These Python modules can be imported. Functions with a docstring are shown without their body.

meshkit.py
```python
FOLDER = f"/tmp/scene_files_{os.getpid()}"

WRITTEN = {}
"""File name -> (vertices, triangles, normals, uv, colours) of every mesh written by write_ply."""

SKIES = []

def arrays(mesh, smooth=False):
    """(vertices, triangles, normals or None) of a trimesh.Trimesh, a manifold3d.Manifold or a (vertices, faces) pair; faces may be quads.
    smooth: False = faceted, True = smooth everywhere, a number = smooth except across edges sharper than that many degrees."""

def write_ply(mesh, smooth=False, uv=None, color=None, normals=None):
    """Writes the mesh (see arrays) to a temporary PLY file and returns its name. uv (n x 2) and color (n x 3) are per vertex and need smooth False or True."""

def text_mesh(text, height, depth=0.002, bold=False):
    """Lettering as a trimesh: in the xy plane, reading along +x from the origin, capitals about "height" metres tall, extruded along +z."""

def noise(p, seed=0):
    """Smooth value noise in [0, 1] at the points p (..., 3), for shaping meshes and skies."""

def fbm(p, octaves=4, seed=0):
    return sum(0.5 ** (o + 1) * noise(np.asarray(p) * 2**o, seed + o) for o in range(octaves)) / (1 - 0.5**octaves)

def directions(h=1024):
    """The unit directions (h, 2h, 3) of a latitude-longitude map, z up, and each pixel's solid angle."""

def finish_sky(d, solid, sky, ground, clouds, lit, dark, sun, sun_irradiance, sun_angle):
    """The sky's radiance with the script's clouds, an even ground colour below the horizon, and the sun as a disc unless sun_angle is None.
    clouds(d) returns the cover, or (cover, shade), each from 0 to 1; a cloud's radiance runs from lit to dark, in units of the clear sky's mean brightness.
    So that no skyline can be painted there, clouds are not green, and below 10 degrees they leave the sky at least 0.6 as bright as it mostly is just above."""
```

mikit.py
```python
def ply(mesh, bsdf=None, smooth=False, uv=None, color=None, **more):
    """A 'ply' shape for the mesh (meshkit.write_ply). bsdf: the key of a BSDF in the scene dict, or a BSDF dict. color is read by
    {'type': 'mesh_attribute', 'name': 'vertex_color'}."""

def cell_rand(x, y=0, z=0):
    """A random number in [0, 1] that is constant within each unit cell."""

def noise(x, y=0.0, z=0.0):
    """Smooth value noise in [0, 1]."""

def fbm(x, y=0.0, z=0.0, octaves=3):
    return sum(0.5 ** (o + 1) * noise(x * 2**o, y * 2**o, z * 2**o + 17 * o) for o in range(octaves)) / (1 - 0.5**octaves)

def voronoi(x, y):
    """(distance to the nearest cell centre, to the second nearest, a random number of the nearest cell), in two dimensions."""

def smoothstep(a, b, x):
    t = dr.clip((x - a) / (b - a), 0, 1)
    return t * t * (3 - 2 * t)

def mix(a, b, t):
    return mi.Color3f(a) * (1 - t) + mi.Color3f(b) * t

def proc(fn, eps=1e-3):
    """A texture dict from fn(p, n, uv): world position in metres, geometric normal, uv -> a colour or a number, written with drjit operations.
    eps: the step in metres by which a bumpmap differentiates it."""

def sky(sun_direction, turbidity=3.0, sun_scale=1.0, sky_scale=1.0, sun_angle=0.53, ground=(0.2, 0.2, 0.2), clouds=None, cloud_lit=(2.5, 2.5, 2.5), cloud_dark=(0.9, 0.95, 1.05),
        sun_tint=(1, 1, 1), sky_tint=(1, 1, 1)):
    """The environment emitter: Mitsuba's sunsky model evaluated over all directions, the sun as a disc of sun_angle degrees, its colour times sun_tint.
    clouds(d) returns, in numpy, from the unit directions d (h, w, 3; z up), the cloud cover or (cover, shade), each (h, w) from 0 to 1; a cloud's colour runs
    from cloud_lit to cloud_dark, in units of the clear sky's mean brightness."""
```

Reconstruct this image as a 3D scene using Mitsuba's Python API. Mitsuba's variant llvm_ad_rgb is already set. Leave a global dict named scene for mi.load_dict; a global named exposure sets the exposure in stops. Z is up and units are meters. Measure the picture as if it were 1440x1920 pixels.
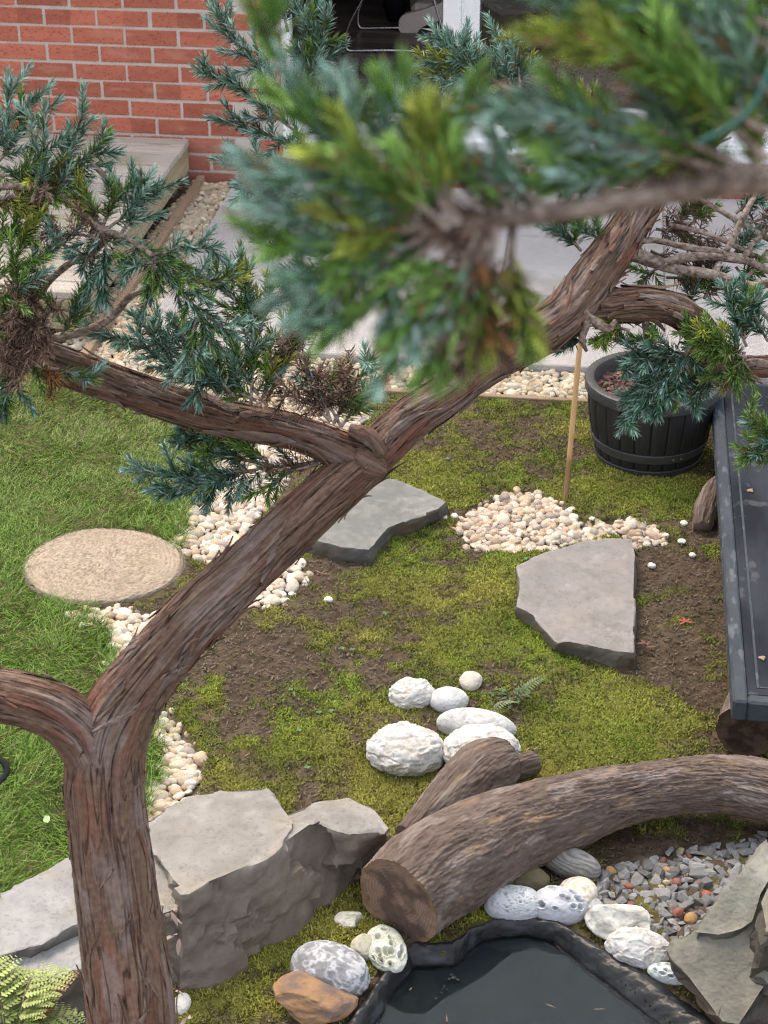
import math
import numpy as np, trimesh, shapely, drjit as dr, mitsuba as mi
from scipy.interpolate import CubicSpline
from scipy.spatial import Delaunay
from shapely.geometry import Polygon
import mikit, meshkit
from mikit import noise, fbm, voronoi, smoothstep, mix, proc, ply, cell_rand
T = mi.ScalarTransform4f
scene, labels = {}, {}

# ------------------------------------------------------------------ camera, sky, exposure
CAM = np.array([2.46999, -7.28946, 2.55812])
FWD = np.array([-0.112086, 0.864665, -0.489685])
UPV = np.array([-0.060424, 0.485948, 0.871897])
scene['camera'] = dict(type='thinlens', fov=23.9131, fov_axis='x', aperture_radius=0.0024, focus_distance=3.7,
                       near_clip=0.05, far_clip=400.0,
                       to_world=T().look_at(origin=CAM.tolist(), target=(CAM + FWD).tolist(), up=UPV.tolist()))
SUN = np.array([-0.42, 0.55, 1.0]); SUN /= np.linalg.norm(SUN)
def overcast(d):
    glow = np.clip(d @ SUN, 0, 1)          # an even overcast, palest round the hidden sun
    return np.ones(d.shape[:2]), np.clip(0.72 - 0.75 * glow ** 2 + 0.5 * (meshkit.fbm(d * 2.2, 3) - 0.5), 0, 1)
scene['sky'] = mikit.sky(SUN.tolist(), turbidity=3, sun_scale=0.3, sun_angle=22, ground=(0.12, 0.12, 0.1), clouds=overcast,
                         cloud_lit=(2.44, 2.52, 2.68), cloud_dark=(1.12, 1.2, 1.36))
exposure = 3.08

# ------------------------------------------------------------------ materials
def bs(key, d, twosided=True):
    scene[key] = dict(type='twosided', nested=d) if twosided else d
def rgb(*c): return dict(type='rgb', value=list(c))
def pr(color, rough=0.8, spec=0.3, **k): return dict(type='principled', base_color=color, roughness=rough, specular=spec, **k)
def bump(d, fn, scale, eps=1e-3): return dict(type='bumpmap', nested=d, tex=proc(fn, eps), scale=scale)
VC = dict(type='mesh_attribute', name='vertex_color')
lum3 = lambda v: mi.Color3f(v)

bs('mat_needle', pr(VC, 0.5, 0.35))
bs('mat_grass', pr(VC, 0.5, 0.3))
bs('mat_soil', bump(pr(VC, 0.95, 0.15), lambda p, n, uv: fbm(p.x * 160, p.y * 160, p.z * 160, 3), 0.004))
bs('mat_pebble', bump(pr(VC, 0.6, 0.35), lambda p, n, uv: fbm(p.x * 220, p.y * 220, p.z * 220, 2), 0.0015))
def _grain(p, n, uv):
    a = fbm(p.x * 190, p.y * 190, p.z * 190, 3)
    b = fbm(p.x * 34 + 5, p.y * 34, p.z * 34, 4)
    return 0.3 * smoothstep(0.5, 0.8, a) + 0.22 * smoothstep(0.5, 0.75, b)
bs('mat_stone', bump(dict(type='blendbsdf', weight=proc(_grain), a=pr(VC, 0.7, 0.3), b=pr(rgb(0.095, 0.088, 0.078), 0.8, 0.2)), lambda p, n, uv: fbm(p.x * 130, p.y * 130, p.z * 130, 4), 0.003))

def _brick(p, n, uv):
    r = cell_rand(dr.floor(p.x / 0.2251), dr.floor((p.z + 0.0325) / 0.075), 3.0)
    f = fbm(p.x * 14, p.y * 14, p.z * 40, 3)
    s = noise(p.x * 130, p.y * 130, p.z * 130)
    c = mix((0.37, 0.112, 0.072), (0.48, 0.165, 0.108), f)
    c = c * (0.82 + 0.48 * r)
    c = mix(c, (0.27, 0.06, 0.045), 0.6 * smoothstep(0.62, 0.9, s))
    pale = smoothstep(0.6, 0.78, fbm(p.x * 9 + 4, p.y * 9, p.z * 26, 3))
    c = mix(c, (0.56, 0.27, 0.2), 0.4 * pale)
    return mix(c, (0.34, 0.14, 0.115), 0.7 * smoothstep(0.2, 0.1, p.z))
bs('mat_brick', bump(pr(proc(_brick), 0.85, 0.2), lambda p, n, uv: fbm(p.x * 90, p.y * 90, p.z * 90, 3), 0.003))
bs('mat_mortar', bump(pr(proc(lambda p, n, uv: mix((0.46, 0.40, 0.36), (0.6, 0.54, 0.49), fbm(p.x * 25, p.y * 25, p.z * 25, 3))), 0.95, 0.1),
                      lambda p, n, uv: fbm(p.x * 150, p.y * 150, p.z * 150, 2), 0.002))
def _slab(p, n, uv):
    f = fbm(p.x * 3.1, p.y * 3.1, 0.0, 4); g = noise(p.x * 70, p.y * 70, p.z * 70)
    c = mix((0.37, 0.34, 0.335), (0.475, 0.445, 0.435), f) * (0.93 + 0.14 * g)
    c = c * (0.9 + 0.2 * cell_rand(dr.floor(p.x / 0.605), dr.floor((p.y + 1.745) / 0.6), 1.0))
    return mix(c, (0.26, 0.25, 0.2), 0.5 * smoothstep(0.6, 0.8, fbm(p.x * 7 + 9, p.y * 7, 2.0, 4)))
bs('mat_slab', bump(pr(proc(_slab), 0.85, 0.25), lambda p, n, uv: fbm(p.x * 60, p.y * 60, p.z * 60, 4), 0.003))
def _timber(p, n, uv):
    r = cell_rand(dr.floor(p.y / 0.1), 2.0, 5.0)
    g = fbm(p.x * 2.5 + r * 40, p.y * 110, p.z * 110, 4)
    c = mix((0.30, 0.26, 0.22), (0.52, 0.47, 0.42), g) * (0.85 + 0.3 * r)
    k = noise(p.x * 5, p.y * 30, 3.0)
    c = mix(c, (0.2, 0.13, 0.09), 0.6 * smoothstep(0.8, 0.95, k))
    return mix(c, (0.2, 0.2, 0.1), 0.5 * smoothstep(0.55, 0.75, fbm(p.x * 4, p.y * 6, p.z * 6 + 4, 3)))
bs('mat_timber', bump(pr(proc(_timber), 0.85, 0.2), lambda p, n, uv: fbm(p.x * 3, p.y * 120, p.z * 120, 3), 0.003))
def _fascia(p, n, uv):
    g = fbm(p.x * 60, p.y * 3, p.z * 70, 4)
    c = mix((0.24, 0.2, 0.12), (0.42, 0.37, 0.26), g)
    return mix(c, (0.12, 0.14, 0.05), 0.7 * smoothstep(0.45, 0.7, fbm(p.x * 9, p.y * 5, p.z * 22, 3)) * smoothstep(0.08, 0.2, p.z))
bs('mat_fascia', bump(pr(proc(_fascia), 0.9, 0.2), lambda p, n, uv: fbm(p.x * 60, p.y * 4, p.z * 90, 3), 0.003))
bs('mat_edging', bump(pr(proc(lambda p, n, uv: mix((0.2, 0.13, 0.085), (0.36, 0.27, 0.2), fbm(p.x * 8, p.y * 8, p.z * 60, 4))), 0.9, 0.2),
                      lambda p, n, uv: fbm(p.x * 30, p.y * 30, p.z * 90, 3), 0.003))
bs('mat_upvc', pr(rgb(0.82, 0.83, 0.85), 0.25, 0.5))
bs('mat_grey_seal', pr(rgb(0.06, 0.065, 0.07), 0.5))
scene['mat_pane'] = dict(type='thindielectric', int_ior=1.5)
bs('mat_room', pr(rgb(0.10, 0.095, 0.095), 0.9, 0.1))
def _floor(p, n, uv):
    r = cell_rand(dr.floor(p.y / 0.09), 7.0, 1.0)
    g = fbm(p.x * 3 + 30 * r, p.y * 90, 1.0, 4)
    return mix((0.055, 0.042, 0.038), (0.15, 0.115, 0.1), g) * (0.6 + 0.8 * r)
bs('mat_floor', pr(proc(_floor), 0.35, 0.4))
bs('mat_chrome', dict(type='roughconductor', material='Cr', alpha=0.12))
bs('mat_beige', pr(rgb(0.62, 0.54, 0.48), 0.55))
bs('mat_black_cloth', pr(rgb(0.012, 0.012, 0.014), 0.9, 0.1))
def _cracks(cx, sx, v):
    wv = 0.35 * noise(cx * 3 + 4, sx * 3, v * 14)
    a = dr.abs(fbm(cx * 4.2 + wv, sx * 4.2 + 3, v * 3.4, 3) - 0.5)
    b = dr.abs(fbm(cx * 11 + wv, sx * 11 + 9, v * 9.0, 3) - 0.5)
    return 1 - smoothstep(0.004, 0.026, a), 1 - smoothstep(0.004, 0.03, b)
def _bark(p, n, uv):
    # uv.x = angle in turns, uv.y = metres along
    a = uv.x * (2 * math.pi)
    cx, sx = dr.cos(a), dr.sin(a)
    k1, k2 = _cracks(cx, sx, uv.y)
    g = fbm(cx * 9, sx * 9, uv.y * 9, 3)
    w = fbm(p.x * 140, p.y * 140, p.z * 140, 3)
    h = fbm(cx * 1.5 + 3, sx * 1.5, uv.y * 4.5, 3)
    c = mix((0.105, 0.062, 0.044), (0.205, 0.135, 0.10), smoothstep(0.2, 0.8, 0.55 * g + 0.45 * w))
    c = mix(c, mi.Color3f(0.175, 0.064, 0.042) * (0.5 + g), 0.55 * smoothstep(0.5, 0.66, h))
    grey = smoothstep(0.5, 0.64, fbm(cx * 2.2, sx * 2.2 + 7, uv.y * 8, 4))
    c = mix(c, mi.Color3f(0.25, 0.205, 0.19) * (0.65 + 0.35 * g + 0.35 * w), 0.5 * grey)
    c = mix(c, (0.12, 0.092, 0.045), 0.4 * smoothstep(0.6, 0.72, fbm(cx * 2 + 11, sx * 2, uv.y * 6, 3)))
    return mix(mix(c, (0.05, 0.03, 0.022), 0.35 * k2), (0.04, 0.025, 0.018), 0.6 * k1)
def _barkh(p, n, uv):
    a = uv.x * (2 * math.pi)
    cx, sx = dr.cos(a), dr.sin(a)
    k1, k2 = _cracks(cx, sx, uv.y)
    return 0.8 * fbm(cx * 9, sx * 9, uv.y * 9, 3) + 0.6 * fbm(p.x * 140, p.y * 140, p.z * 140, 3) - 0.7 * k1 - 0.3 * k2
bs('mat_bark', bump(pr(proc(_bark), 0.75, 0.25), _barkh, 0.0055))
bs('mat_twig', bump(pr(proc(lambda p, n, uv: mix((0.085, 0.058, 0.045), (0.40, 0.32, 0.27), smoothstep(0.25, 0.75, 0.5 * fbm(p.x * 45, p.y * 45, p.z * 45, 3) + 0.5 * fbm(p.x * 190, p.y * 190, p.z * 190, 3)))), 0.8, 0.2),
                    lambda p, n, uv: fbm(p.x * 210, p.y * 210, p.z * 210, 3), 0.005))
def _log(p, n, uv):
    a = uv.x * (2 * math.pi)
    cx, sx = dr.cos(a), dr.sin(a)
    f = fbm(cx * 14 + 2 * noise(uv.y * 9, cx * 2, sx * 2), sx * 14, uv.y * 22, 4)
    h = fbm(cx * 2.4, sx * 2.4, uv.y * 9, 4)
    c = mix((0.08, 0.057, 0.047), (0.175, 0.132, 0.112), smoothstep(0.1, 0.9, 0.6 * f + 0.4 * fbm(p.x * 110, p.y * 110, p.z * 110, 3)))
    c = mix(c, mi.Color3f(0.29, 0.245, 0.225) * (0.6 + 0.6 * f), 0.5 * smoothstep(0.55, 0.66, h))
    c = mix(c, (0.28, 0.19, 0.11), 0.4 * smoothstep(0.63, 0.7, fbm(cx * 3 + 5, sx * 3, uv.y * 12, 4)))
    return mix(c, (0.055, 0.036, 0.028), 0.5 * smoothstep(0.34, 0.25, f))
bs('mat_log', bump(pr(proc(_log), 0.85, 0.2), lambda p, n, uv: fbm(dr.cos(uv.x * 6.28318) * 16, dr.sin(uv.x * 6.28318) * 16, uv.y * 26, 4), 0.009))
def _cut(p, n, uv):
    r = dr.sqrt(dr.square(uv.x) + dr.square(uv.y))
    w = fbm(uv.x * 3, uv.y * 3, 1.0, 3)
    ring = 0.5 + 0.5 * dr.sin((r + 0.12 * w) * 80)
    c = mix((0.15, 0.095, 0.07), (0.29, 0.2, 0.15), 0.4 * ring + 0.6 * fbm(uv.x * 6, uv.y * 6, 4.0, 4))
    c = mix(c, (0.07, 0.05, 0.042), 0.75 * smoothstep(0.45, 0.7, fbm(uv.x * 2.2 + 3, uv.y * 2.2, 8.0, 4)))
    return mix(c, (0.27, 0.17, 0.09), 0.6 * smoothstep(0.86, 0.97, r + 0.1 * (w - .5)))
bs('mat_cut', bump(pr(proc(_cut), 0.9, 0.15), lambda p, n, uv: fbm(p.x * 90, p.y * 90, p.z * 90, 4), 0.006))
bs('mat_planter', bump(pr(proc(lambda p, n, uv: mix((0.010, 0.0105, 0.012), (0.026, 0.026, 0.028), fbm(p.x * 30, p.y * 30, p.z * 5, 4))), 0.55, 0.4),
                       lambda p, n, uv: fbm(p.x * 110, p.y * 110, p.z * 9, 3), 0.003))
bs('mat_hoop', bump(pr(proc(lambda p, n, uv: mix((0.035, 0.036, 0.039), (0.065, 0.065, 0.068), fbm(p.x * 20, p.y * 20, p.z * 60, 3))), 0.5, 0.4),
                    lambda p, n, uv: fbm(p.x * 60, p.y * 60, p.z * 120, 2), 0.001))
def _bench(p, n, uv):
    s = fbm(p.x * 9, p.y * 3, p.z * 9, 4)
    c = mix((0.010, 0.013, 0.019), (0.032, 0.037, 0.047), smoothstep(0.3, 0.7, s))
    sc = smoothstep(0.63, 0.78, fbm(p.x * 26 + 1.5 * s, p.y * 20, 2.0, 4))
    return mix(c, (0.14, 0.15, 0.16), 0.3 * sc)
bs('mat_bench', bump(pr(proc(_bench), 0.6, 0.12), lambda p, n, uv: fbm(p.x * 40, p.y * 40, p.z * 40, 3), 0.0015))
def _benchrim(p, n, uv):
    s = fbm(p.x * 60, p.y * 22, p.z * 40, 4)
    c = mix((0.026, 0.033, 0.043), (0.055, 0.066, 0.08), fbm(p.x * 18, p.y * 6, 1.0, 3))
    c = mix(c, (0.2, 0.215, 0.23), 0.35 * smoothstep(0.58, 0.78, s))
    return mix(c, (0.035, 0.04, 0.05), 0.5 * smoothstep(0.4, 0.3, s))
bs('mat_bench_rim', bump(pr(proc(_benchrim), 0.6, 0.25), lambda p, n, uv: fbm(p.x * 60, p.y * 60, p.z * 60, 3), 0.003))
bs('mat_liner', bump(pr(proc(lambda p, n, uv: mix((0.010, 0.011, 0.013), (0.045, 0.05, 0.056), smoothstep(0.5, 0.75, fbm(p.x * 18, p.y * 18, p.z * 30, 4)))), 0.42, 0.4),
                     lambda p, n, uv: fbm(p.x * 45, p.y * 45, p.z * 45, 4), 0.0035))
bs('mat_silt', pr(proc(lambda p, n, uv: mix((0.012, 0.020, 0.024), (0.026, 0.036, 0.042), fbm(p.x * 7, p.y * 7, 1.0, 3))), 0.9, 0.1))
scene['mat_water'] = dict(type='dielectric', int_ior=1.33, ext_ior=1.0)
bs('mat_cane', bump(pr(proc(lambda p, n, uv: mix((0.40, 0.22, 0.10), (0.55, 0.35, 0.17), fbm(p.x * 40, p.y * 40, p.z * 9, 3)) * (1 - 0.5 * smoothstep(0.14, 0.1, p.z))), 0.5, 0.4),
                    lambda p, n, uv: noise(p.x * 300, p.y * 300, p.z * 20), 0.0006))
bs('mat_black', pr(rgb(0.015, 0.016, 0.018), 0.4, 0.4))
bs('mat_wire', pr(rgb(0.02, 0.11, 0.09), 0.45, 0.4))

# ------------------------------------------------------------------ helpers
def put(key, mesh, bsdf, smooth=False, uv=None, color=None, label=None, cat=None, group=None, kind=None):
    n, k = key, 1
    while n in scene or n in taken:
        n = f'{key}_{k:03d}'; k += 1
    scene[n] = ply(mesh, bsdf, smooth, uv, color)
    note(n, label, cat, group, kind)
    return n
taken = set()
def note(n, label=None, cat=None, group=None, kind=None):
    d = {k: v for k, v in (('label', label), ('category', cat), ('group', group), ('kind', kind)) if v}
    if d: labels[n] = d
def thing(key, label, cat, group=None):
    n, k = key, 1
    while n in taken or n in scene:
        n = f'{key}_{k:03d}'; k += 1
    taken.add(n); note(n, label, cat, group)
    return n
def unit(v):
    v = np.asarray(v, float); return v / np.maximum(np.linalg.norm(v, axis=-1, keepdims=True), 1e-12)
def box(x0, x1, y0, y1, z0, z1, bev=0.0):
    if bev <= 0:
        m = trimesh.creation.box((x1 - x0, y1 - y0, z1 - z0)); m.apply_translation(((x0 + x1) / 2, (y0 + y1) / 2, (z0 + z1) / 2)); return m
    pts = []
    for a in (0, 1, 2):
        for sx in (0, 1):
            for sy in (0, 1):
                for sz in (0, 1):
                    p = [(x0, x1)[sx], (y0, y1)[sy], (z0, z1)[sz]]; q = [(1, -1)[sx], (1, -1)[sy], (1, -1)[sz]]
                    for b in range(3):
                        if b != a: p[b] += q[b] * bev
                    pts.append(p)
    return trimesh.convex.convex_hull(np.array(pts))
def cat_meshes(ms): return trimesh.util.concatenate(ms)

def tube(path, ns=24, step=0.01, disp=None, caps=True, wob=0.0, seed=0):
    """path: (x, y, z, r) rows -> smooth tube; disp(theta, metres, r, turn) is added to the radius."""
    P = np.asarray(path, float)
    s = np.concatenate([[0], np.cumsum(np.linalg.norm(np.diff(P[:, :3], axis=0), axis=1))])
    n = max(3, int(s[-1] / step) + 1)
    t = np.linspace(0, s[-1], n)
    Q = CubicSpline(s, P, bc_type='natural')(t) if len(P) > 2 else np.array([np.interp(t, s, P[:, k]) for k in range(4)]).T
    C, r = Q[:, :3], np.maximum(Q[:, 3], P[:, 3].min() * 0.8)
    if wob: C = C + wob * (meshkit.noise(np.stack([t * 9, t * 0 + seed, t * 0], 1))[:, None] - 0.5) * np.array([1, 0.4, 1])
    tg = unit(np.gradient(C, axis=0))
    u = np.zeros_like(tg); u[0] = unit(np.cross(tg[0], [0.13, 0.9, 0.31]))
    for i in range(1, n):
        u[i] = unit(u[i - 1] - tg[i] * (u[i - 1] @ tg[i]))
    v = np.cross(tg, u)
    th = np.arange(ns + 1) / ns * 2 * np.pi
    TH, S = np.meshgrid(th, t)
    RR = np.repeat(r[:, None], ns + 1, 1)
    if disp is not None:
        RR = RR + disp(TH, S, RR)
    V = C[:, None] + RR[..., None] * (np.cos(TH)[..., None] * u[:, None] + np.sin(TH)[..., None] * v[:, None])
    V[:, -1] = V[:, 0]
    uv = np.stack([TH / (2 * np.pi), S], -1).reshape(-1, 2)
    i = np.arange(n - 1)[:, None] * (ns + 1) + np.arange(ns)[None]
    a, b, c, d = i, i + 1, i + ns + 2, i + ns + 1
    F = np.concatenate([np.stack([a, b, c], -1).reshape(-1, 3), np.stack([a, c, d], -1).reshape(-1, 3)])
    V = V.reshape(-1, 3)
    if caps:
        for row, ctr, flip in ((0, C[0] - tg[0] * r[0] * 0.25, True), (n - 1, C[-1] + tg[-1] * r[-1] * 0.25, False)):
            k = len(V); V = np.vstack([V, ctr]); uv = np.vstack([uv, [0.5, t[row if row == 0 else -1]]])
            j = row * (ns + 1) + np.arange(ns)
            F = np.vstack([F, np.stack([j + 1, j, j * 0 + k], 1) if flip else np.stack([j, j + 1, j * 0 + k], 1)])
    return (V, F), uv
def tubes(paths, **k):
    ms = [tube(p, **k)[0] for p in paths]
    return merge(ms)
def merge(ms):
    at, V, F = 0, [], []
    for m in ms:
        if hasattr(m, 'vertices'): m = (np.asarray(m.vertices), np.asarray(m.faces))
        V.append(m[0]); F.append(np.asarray(m[1]) + at); at += len(m[0])
    return np.vstack(V), np.vstack(F)
def merge_c(ms):
    """[(V, F, color)] -> mesh, color"""
    return merge([(m[0], m[1]) for m in ms]), np.vstack([m[2] for m in ms])

def ridge_disp(amp, k=7.0, along=3.0, seed=0, big=0.06, fine=0.25):
    def fn(TH, S, R):
        p = np.stack([np.cos(TH) * k + 50, np.sin(TH) * k + 50, S * along + seed * 7.3], -1)
        q = np.stack([np.cos(TH) * 1.3 + 9, np.sin(TH) * 1.3 + 9, S * 7 + seed], -1)
        f = meshkit.fbm(p, 3, seed) - 0.5
        w = np.stack([np.cos(TH) * k * 2.2, np.sin(TH) * k * 2.2, S * along * 3 + 3 * f], -1)
        g = 1 - 2 * np.abs(meshkit.fbm(w, 3, seed + 5) - 0.5)
        return amp * (1.6 * f - 1.1 * np.clip(g - 0.72, 0, 1) * 3.4 * 0.5) + big * R * (meshkit.fbm(q, 2, seed + 9) - 0.5) * 2
    return fn

# ------------------------------------------------------------------ ground, zones
X0, X1, Y0, Y1, CELL = 0.05, 3.15, -5.25, -1.98, 0.0095
LAWN = Polygon([(-1.2, -2.06)] + [(1.243,-2.114),(1.335,-2.288),(1.332,-2.594),(1.317,-2.827),(1.337,-3.001),(1.33,-3.213),(1.206,-3.356),(1.157,-3.389),(1.25,-3.488),(1.312,-3.64),(1.426,-3.821),(1.507,-3.951),(1.521,-4.071),(1.526,-4.224),(1.477,-4.409),(1.458,-4.625),(1.378,-4.756)] + [(-1.2, -5.0)])
GRAVEL = [Polygon(p) for p in (
    [(0.728,0.003),(0.896,0.023),(0.899,-1.548),(1.047,-1.759),(1.718,-1.76),(2.452,-1.751),(2.454,-1.948),(2.079,-1.97),(1.729,-1.973),(1.591,-2.102),(1.54,-2.41),(1.447,-2.681),(1.393,-2.818),(1.322,-2.92),(1.305,-2.813),(1.332,-2.594),(1.335,-2.288),(1.243,-2.114),(0.876,-1.996),(0.585,-1.939),(0.667,-1.638),(0.669,-0.722)],
    [(1.591,-2.102),(1.65,-2.035),(1.766,-2.12),(1.748,-2.237),(1.639,-2.405),(1.57,-2.582),(1.549,-2.814),(1.499,-3.034),(1.46,-3.132),(1.394,-3.105),(1.323,-3.026),(1.329,-2.965),(1.393,-2.818),(1.447,-2.681),(1.54,-2.41)],
    [(1.129,-3.434),(1.174,-3.371),(1.35,-3.386),(1.401,-3.326),(1.44,-3.374),(1.4,-3.507),(1.385,-3.659),(1.517,-3.832),(1.622,-3.988),(1.635,-4.116),(1.588,-4.198),(1.536,-4.232),(1.52,-4.188),(1.522,-4.067),(1.507,-3.951),(1.402,-3.791),(1.303,-3.641),(1.24,-3.482)],
    [(1.53,-3.256),(1.569,-3.083),(1.692,-3.091),(1.725,-3.155),(1.683,-3.302),(1.617,-3.331)])]
PATCH = Polygon([(2.088,-2.84),(2.126,-2.717),(2.22,-2.621),(2.32,-2.589),(2.402,-2.683),(2.466,-2.778),(2.568,-2.731),(2.658,-2.77),(2.694,-2.85),(2.617,-2.895),(2.542,-2.821),(2.396,-2.916),(2.266,-2.962),(2.146,-2.947)])
STONEBED = Polygon([(2.498,-4.382),(2.512,-4.296),(2.568,-4.258),(2.704,-4.185),(2.819,-4.135),(2.901,-4.088),(2.994,-4.077),(2.976,-4.322),(2.799,-4.377),(2.732,-4.464),(2.689,-4.516),(2.625,-4.431),(2.548,-4.376)])
POND = [(2.109,-5.111,-0.012),(2.115,-4.807,-0.012),(2.121,-4.75,-0.012),(2.136,-4.719,-0.012),(2.138,-4.684,-0.012),(2.156,-4.638,-0.012),(2.175,-4.598,-0.012),(2.176,-4.586,-0.012),(2.203,-4.584,-0.012),(2.256,-4.574,-0.012),(2.275,-4.551,-0.012),(2.28,-4.53,-0.012),(2.303,-4.497,-0.012),(2.345,-4.478,-0.012),(2.393,-4.466,-0.012),(2.448,-4.478,-0.012),(2.488,-4.519,-0.012),(2.596,-4.625,-0.012),(2.653,-4.682,-0.012),(2.756,-4.793,-0.012),(2.814,-5.022,-0.012)]
POND_OUT = [(2.048,-5.198,0),(2.039,-4.829,0),(2.062,-4.777,0),(2.091,-4.71,0),(2.106,-4.664,0),(2.126,-4.61,0),(2.149,-4.563,0),(2.17,-4.532,0),(2.198,-4.535,0),(2.245,-4.526,0),(2.262,-4.511,0),(2.28,-4.482,0),(2.316,-4.458,0),(2.364,-4.443,0),(2.407,-4.437,0),(2.476,-4.446,0),(2.551,-4.507,0),(2.662,-4.582,0),(2.78,-4.687,0),(2.864,-4.765,0),(2.955,-5.083,0)]
POND_P, POND_OP = Polygon([p[:2] for p in POND]), Polygon([p[:2] for p in POND_OUT])
SLATE_A = [(1.841,-2.675,0.055),(1.911,-2.67,0.055),(2.067,-2.789,0.055),(2.048,-2.835,0.055),(2.011,-2.865,0.055),(1.92,-2.958,0.055),(1.882,-3.072,0.05),(1.805,-3.07,0.05),(1.707,-3.029,0.05),(1.709,-2.93,0.05),(1.764,-2.792,0.055)]
SLATE_A_BASE = [(1.819,-2.635,0),(1.901,-2.591,0),(2.077,-2.723,0),(2.065,-2.788,0),(2.014,-2.831,0),(1.935,-2.908,0),(1.89,-3.078,0),(1.805,-3.071,0),(1.697,-3.044,0),(1.686,-2.891,0),(1.753,-2.725,0)]
SLATE_B = [(2.288,-3.115,0.055),(2.356,-3.036,0.055),(2.468,-2.955,0.055),(2.541,-2.934,0.055),(2.593,-2.934,0.055),(2.6,-3.02,0.055),(2.599,-3.265,0.055),(2.6,-3.49,0.052),(2.564,-3.489,0.05),(2.527,-3.487,0.052),(2.458,-3.467,0.052),(2.428,-3.458,0.05),(2.41,-3.469,0.048),(2.344,-3.346,0.05),(2.297,-3.315,0.05),(2.302,-3.223,0.055)]
SLATE_B_BASE = [(2.284,-3.107,0),(2.35,-3.021,0),(2.471,-2.936,0),(2.544,-2.904,0),(2.602,-2.908,0),(2.61,-2.982,0),(2.609,-3.228,0),(2.604,-3.462,0),(2.554,-3.49,0),(2.5,-3.472,0),(2.446,-3.438,0),(2.425,-3.424,0),(2.404,-3.411,0),(2.331,-3.315,0),(2.289,-3.274,0),(2.292,-3.188,0)]
def zone(poly, x, y): return shapely.contains_xy(poly, x, y)

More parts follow.
